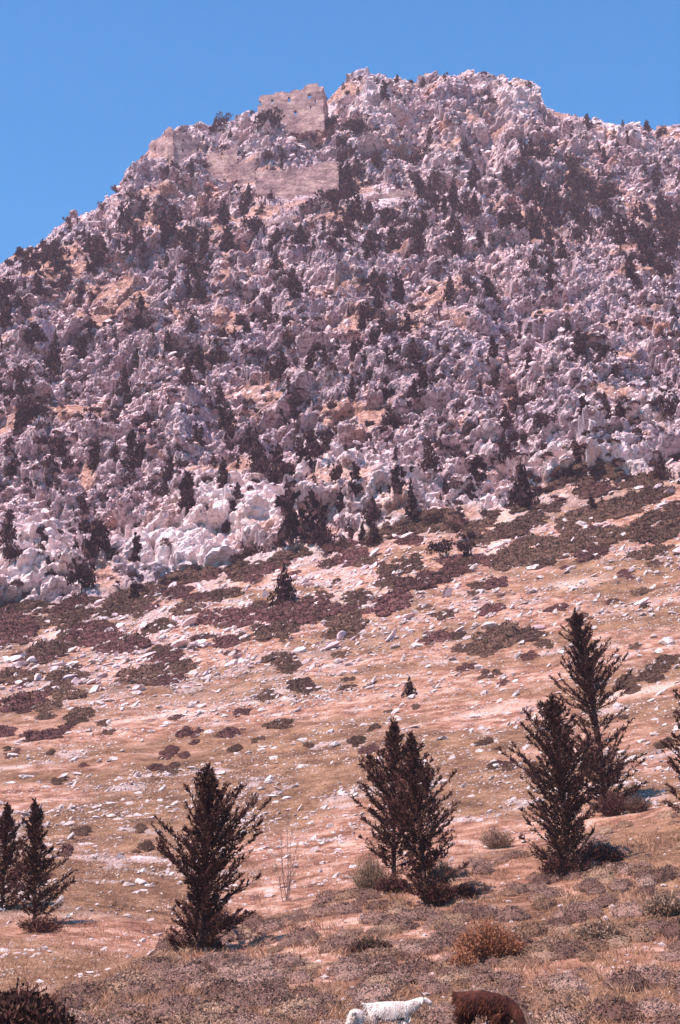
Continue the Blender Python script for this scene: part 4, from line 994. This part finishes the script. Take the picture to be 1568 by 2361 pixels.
twig_bush('twiggy_shrub', 'grey-brown bushy shrub right of the tallest conifer', (1468, 1872), 70, 44, M_MAQ, 28, 320, .03)
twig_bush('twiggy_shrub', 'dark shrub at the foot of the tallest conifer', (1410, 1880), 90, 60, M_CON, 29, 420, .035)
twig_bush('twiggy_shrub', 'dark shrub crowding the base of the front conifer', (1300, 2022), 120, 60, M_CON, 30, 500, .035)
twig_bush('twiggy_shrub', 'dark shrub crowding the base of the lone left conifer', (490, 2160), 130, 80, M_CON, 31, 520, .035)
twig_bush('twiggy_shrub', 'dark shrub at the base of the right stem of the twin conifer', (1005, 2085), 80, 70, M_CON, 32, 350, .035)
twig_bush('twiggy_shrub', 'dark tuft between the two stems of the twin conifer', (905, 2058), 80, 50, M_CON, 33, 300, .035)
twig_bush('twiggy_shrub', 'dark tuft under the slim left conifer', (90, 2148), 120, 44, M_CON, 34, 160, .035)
twig_bush('twiggy_shrub', 'mauve-brown shrub on the near slope right of the dry bush', (1385, 2175), 130, 60, M_BRN, 35, 600, .03)
twig_bush('twiggy_shrub', 'grey-brown shrub at the right edge of the near slope', (1530, 2110), 110, 60, M_BRN, 36, 480, .03)
twig_bush('twiggy_shrub', 'low shrub darkened to stand for the shadow at the right foot of the front conifer', (1392, 1988), 110, 40, M_CON, 37, 380, .035)  # grey shrub coloured dark so it reads as the conifer's cast shadow
twig_bush('twiggy_shrub', 'dark low shrub added over the shadow right of the right stem of the twin conifer', (1062, 2072), 90, 34, M_CON, 38, 300, .035)  # added dark clump, covers the twin conifer's cast shadow on the ground
# bare sapling
r = np.random.default_rng(77); b = at(662, 2078, .03); mp = b.y/FPX
root = empty('bare_sapling', b); tag(root, 'leafless pale sapling of thin upright stems left of the twin conifer', 'sapling')
stm = []; twg = []
for (xo, h, x1) in [(0, 205, 2), (-4, 150, -14), (7, 170, 12), (-14, 110, -34), (3, 130, 22)]:
    H = h*mp; p0 = np.array([xo*mp*.4, r.normal()*.03, 0]); p1 = np.array([x1*mp, r.normal()*.2, H]); pt = [p0+(p1-p0)*q + np.array([math.sin(q*5+xo)*.04, 0, 0]) for q in np.linspace(0, 1, 7)]
    stm.append(tube(pt, np.linspace(.022, .006, 7), 5))
    for k in range(16):
        q = r.uniform(.15, .95); s0 = p0+(p1-p0)*q; a = r.uniform(0, 6.28); L = (1-q*.6)*r.uniform(.25, .75)
        e = s0+np.array([math.cos(a)*L*.5, math.sin(a)*L*.5, L]); twg.append(tube([s0, (s0+e)/2+r.normal(size=3)*.03, e], [.009, .007, .004], 3))
v, f, _ = cat([(a, c, 0) for a, c in stm]); obj('stems', mesh_data('stems', v, f, M_PBARK, True), root)
v, f, _ = cat([(a, c, 0) for a, c in twg]); obj('twigs', mesh_data('twigs', v, f, M_PBARK), root)

# ------------------------------------------------------------------ goats
M_WHITE = hide_mat('cream_goat_hair', (0.42, 0.29, 0.25), (0.68, 0.56, 0.50), (0.84, 0.75, 0.70), 7)
M_BROWN = hide_mat('dark_brown_goat_hair', (0.026, 0.009, 0.008), (0.060, 0.019, 0.013), (0.16, 0.050, 0.025), 6)
M_HORN = rock_mat('horn', (0.08, 0.05, 0.04), (0.16, 0.10, 0.08), (0.25, 0.17, 0.13), 10)
M_EYE, _n, _l, _b = mat_new('dark_eye'); _b.inputs['Base Color'].default_value = (.02, .012, .01, 1); _b.inputs['Roughness'].default_value = .2
def skin_mesh(name, nodes, edges, m, parent, hair=0.0, seed=0):
    """nodes: {key: (xyz, rx, ry)}; grows one continuous surface and bakes it"""
    keys = list(nodes); me = bpy.data.meshes.new(name); me.from_pydata([nodes[k][0] for k in keys], [(keys.index(a), keys.index(b)) for a, b in edges], [])
    o = bpy.data.objects.new(name, me); COL.objects.link(o)
    sk = o.modifiers.new('skin', 'SKIN'); sk.use_smooth_shade = True; sk.branch_smoothing = .6
    sv = me.skin_vertices[0].data if len(me.skin_vertices) else None
    if sv is None:
        bpy.context.view_layer.objects.active = o; o.select_set(True)
        import bmesh
        bm = bmesh.new(); bm.from_mesh(me); bm.verts.layers.skin.verify(); bm.to_mesh(me); bm.free(); sv = me.skin_vertices[0].data
    for i, k in enumerate(keys):
        sv[i].radius = (nodes[k][1], nodes[k][2]); sv[i].use_root = (i == 0)
    su = o.modifiers.new('sub', 'SUBSURF'); su.levels = 3; su.render_levels = 3
    dg = bpy.context.evaluated_depsgraph_get(); dg.update(); em = bpy.data.meshes.new_from_object(o.evaluated_get(dg)); bpy.data.objects.remove(o)
    n = len(em.vertices); co = np.empty(n*3, np.float32); em.vertices.foreach_get('co', co); co = co.reshape(-1, 3); nn = np.empty(n*3, np.float32); em.vertices.foreach_get('normal', nn); nn = nn.reshape(-1, 3)
    if hair: co += nn*((fbm(co*np.array([14, 14, 5], np.float32)+seed, seed, 3)-.45)*hair*2)[:, None]; em.vertices.foreach_set('co', co.ravel())
    em.name = name; em.materials.clear(); em.materials.append(m)
    for pgn in em.polygons: pgn.use_smooth = True
    q = obj(name, em, parent); return q, co, nn
def goat(label, loc, rz, sc, m, seed, graze=False, look=0.0, hair=.018, shag=900, lop=True):
    """goat facing local +X, withers about 0.7 m"""
    root = empty('goat', loc, rz); root.scale = (sc, sc, sc); tag(root, label, 'goat')
    N = {'pel': ((-.36, 0, .60), .155, .17), 'bel': ((-.12, 0, .575), .20, .215), 'che': ((.14, 0, .56), .165, .195), 'wit': ((.30, 0, .61), .12, .155)}
    if graze: N.update({'bel': ((-.10, 0, .605), .20, .215), 'pel': ((-.34, 0, .585), .15, .175), 'wit': ((.29, 0, .57), .13, .165), 'n1': ((.46, .01, .52), .085, .10), 'n2': ((.58, .02, .34), .065, .075), 'h0': ((.65, .03, .22), .062, .066), 'h1': ((.72, .035, .13), .048, .050), 'h2': ((.79, .04, .055), .034, .034)})
    else: N.update({'n1': ((.41, 0, .655), .090, .12), 'n2': ((.49, look*.05, .72), .070, .088), 'h0': ((.565, look*.10, .765), .066, .070), 'h1': ((.66, look*.16, .725), .050, .052), 'h2': ((.735, look*.21, .685), .037, .036)})
    E = [('pel', 'bel'), ('bel', 'che'), ('che', 'wit'), ('wit', 'n1'), ('n1', 'n2'), ('n2', 'h0'), ('h0', 'h1'), ('h1', 'h2')]
    for s, sd in (('l', 1), ('r', -1)):
        N.update({'hi'+s: ((-.38, .09*sd, .46), .085, .105), 'kn'+s: ((-.33, .10*sd, .345), .055, .065), 'ho'+s: ((-.43, .10*sd, .235), .030, .034), 'sh'+s: ((-.42, .10*sd, .10), .022, .022), 'ft'+s: ((-.40, .10*sd, .02), .026, .030),
                  'fs'+s: ((.25, .09*sd, .45), .065, .085), 'fe'+s: ((.23, .09*sd, .33), .042, .046), 'fk'+s: ((.25, .09*sd, .20), .028, .029), 'fp'+s: ((.25, .09*sd, .08), .021, .021), 'ff'+s: ((.27, .09*sd, .02), .026, .03)})
        E += [('pel', 'hi'+s), ('hi'+s, 'kn'+s), ('kn'+s, 'ho'+s), ('ho'+s, 'sh'+s), ('sh'+s, 'ft'+s), ('che', 'fs'+s), ('fs'+s, 'fe'+s), ('fe'+s, 'fk'+s), ('fk'+s, 'fp'+s), ('fp'+s, 'ff'+s)]
    N['ta'] = ((-.50, 0, .68), .032, .034); N['tb'] = ((-.565, 0, .70), .018, .018); E += [('pel', 'ta'), ('ta', 'tb')]
    body, co, nn = skin_mesh('body', N, E, m, root, hair, seed)
    h0, h1, h2 = (np.array(N[k][0]) for k in ('h0', 'h1', 'h2')); fw = (h1-h0)/np.linalg.norm(h1-h0); sdv = np.cross([0, 0, 1], fw); sdv /= np.linalg.norm(sdv); up = np.cross(fw, sdv)
    for sd in (1, -1):      # ears hang to the side
        a = h0+sdv*.05*sd+up*.025; L = .15; pts_ = []; V = []; F = []
        for i, q in enumerate(np.linspace(0, 1, 6)):
            c = a + sdv*sd*L*(q*.75) - fw*.03*q + np.array([0, 0, -1])*(L*.75*q*q if lop else -.02); wd = .034*math.sin(math.pi*(.12+.86*q)); tt = .006
            V += [c-fw*wd+up*tt, c+fw*wd+up*tt, c+fw*wd-up*tt, c-fw*wd-up*tt]
        for i in range(5):
            for k in range(4): F.append([i*4+k, i*4+(k+1) % 4, i*4+4+(k+1) % 4, i*4+4+k])
        F += [[0, 3, 2, 1], [20, 21, 22, 23]]
        obj('ear', mesh_data('ear', np.array(V), np.array(F), m, True), root)
        v, f = tube([a+up*.02-sdv*sd*.02+(-fw*.05+up*.06)*q + np.array([0, 0, 0])-fw*.07*q*q for q in np.linspace(0, 1.7, 7)], np.linspace(.018, .005, 7), 6)
        obj('horn', mesh_data('horn', v, f, M_HORN, True), root)
        ec = h0*.45+h1*.55+sdv*sd*.052+up*.018; d = rdirs(1)[0]; v, f = RKL[0]
        import bmesh
        bm = bmesh.new(); bmesh.ops.create_icosphere(bm, subdivisions=2, radius=.011); me = bpy.data.meshes.new('eye'); bm.to_mesh(me); bm.free(); me.materials.append(M_EYE); e_ = obj('eye', me, root, ec)
    # hanging hair
    r = np.random.default_rng(seed); sel = np.where((co[:, 2] > .34) & (co[:, 0] < .42) & (co[:, 0] > -.52))[0]; pk = r.choice(sel, shag)
    c = co[pk]; n = nn[pk]; dn_ = n*.35 + np.array([-.25, 0, -.8]) + r.normal(size=(shag, 3))*.18; dn_ /= np.linalg.norm(dn_, axis=1, keepdims=True)
    L = r.uniform(.04, .09, (shag, 1)); sd_ = np.cross(dn_, n); sd_ /= np.linalg.norm(sd_, axis=1, keepdims=True)+1e-6; w = .007
    v = np.stack([c-sd_*w, c+sd_*w, c+dn_*L*.6+n*.018+sd_*w*.7, c+dn_*L+n*.012], 1).reshape(-1, 3)
    obj('hair', mesh_data('hair', v, np.arange(shag*4).reshape(-1, 4), m), root)
    v, f = tube([h1*.3+h2*.7 - up*.03 + np.array([0, 0, -1])*.09*q - fw*.02*q for q in np.linspace(0, 1, 4)], [.018, .016, .011, .004], 5)
    obj('beard', mesh_data('beard', v, f, m, True), root)
    return root
def ground_z(x, y):
    d = (G[:N1, :, 0]-x)**2 + (G[:N1, :, 1]-y)**2; i = np.unravel_index(np.argmin(d), d.shape); return float(G[:N1][i][2])
def goat_at(px, py_back, hb, D_, *a, **k):
    """stand a goat whose back shows at sheet point (px, py_back); hb is the height of the back"""
    return None
def gpos(px, Dm):
    q = ray(px, 2390)*Dm; return Vector((q[0], q[1], ground_z(q[0], q[1])))
GW = gpos(905, 28.8); GK = gpos(822, 28.6); GB = gpos(1122, 27.7)
goat('cream-white goat standing side-on with raised head at the bottom edge', GW, R(4), .95, M_WHITE, 41, False, -.3)
goat('small white goat seen from behind left of the cream goat at the bottom edge', GK, R(84), .80, M_WHITE, 42, True, 0)
goat('dark brown shaggy goat grazing with lowered head at the bottom edge', GB, R(-40), 1.2, M_BROWN, 43, True, 0, .03, 1800)
print('GOATS', GW, GK, GB, 'n objects', len(bpy.data.objects))

# ------------------------------------------------------------------ haze
def haze():
    x0, x1, y0, y1, z0, z1 = -620, 620, -110, 640, -30, 244
    V = [(x, y, z) for x in (x0, x1) for y in (y0, y1) for z in (z0, z1)]
    F = np.array([[0, 1, 3, 2], [4, 6, 7, 5], [0, 4, 5, 1], [2, 3, 7, 6], [0, 2, 6, 4], [1, 5, 7, 3]])
    m = bpy.data.materials.new('haze_air'); m.use_nodes = True; n = m.node_tree.nodes; n.clear(); o = n.new('ShaderNodeOutputMaterial'); v = n.new('ShaderNodeVolumePrincipled')
    v.inputs['Density'].default_value = 0.00029; v.inputs['Color'].default_value = (1.0, 0.70, 0.80, 1); v.inputs['Anisotropy'].default_value = 0.1
    m.node_tree.links.new(v.outputs[0], o.inputs['Volume'])
    tag(obj('haze', mesh_data('haze', np.array(V, float), F, m)), 'thin pale air haze over the mountain', 'haze', None, 'stuff')
haze()
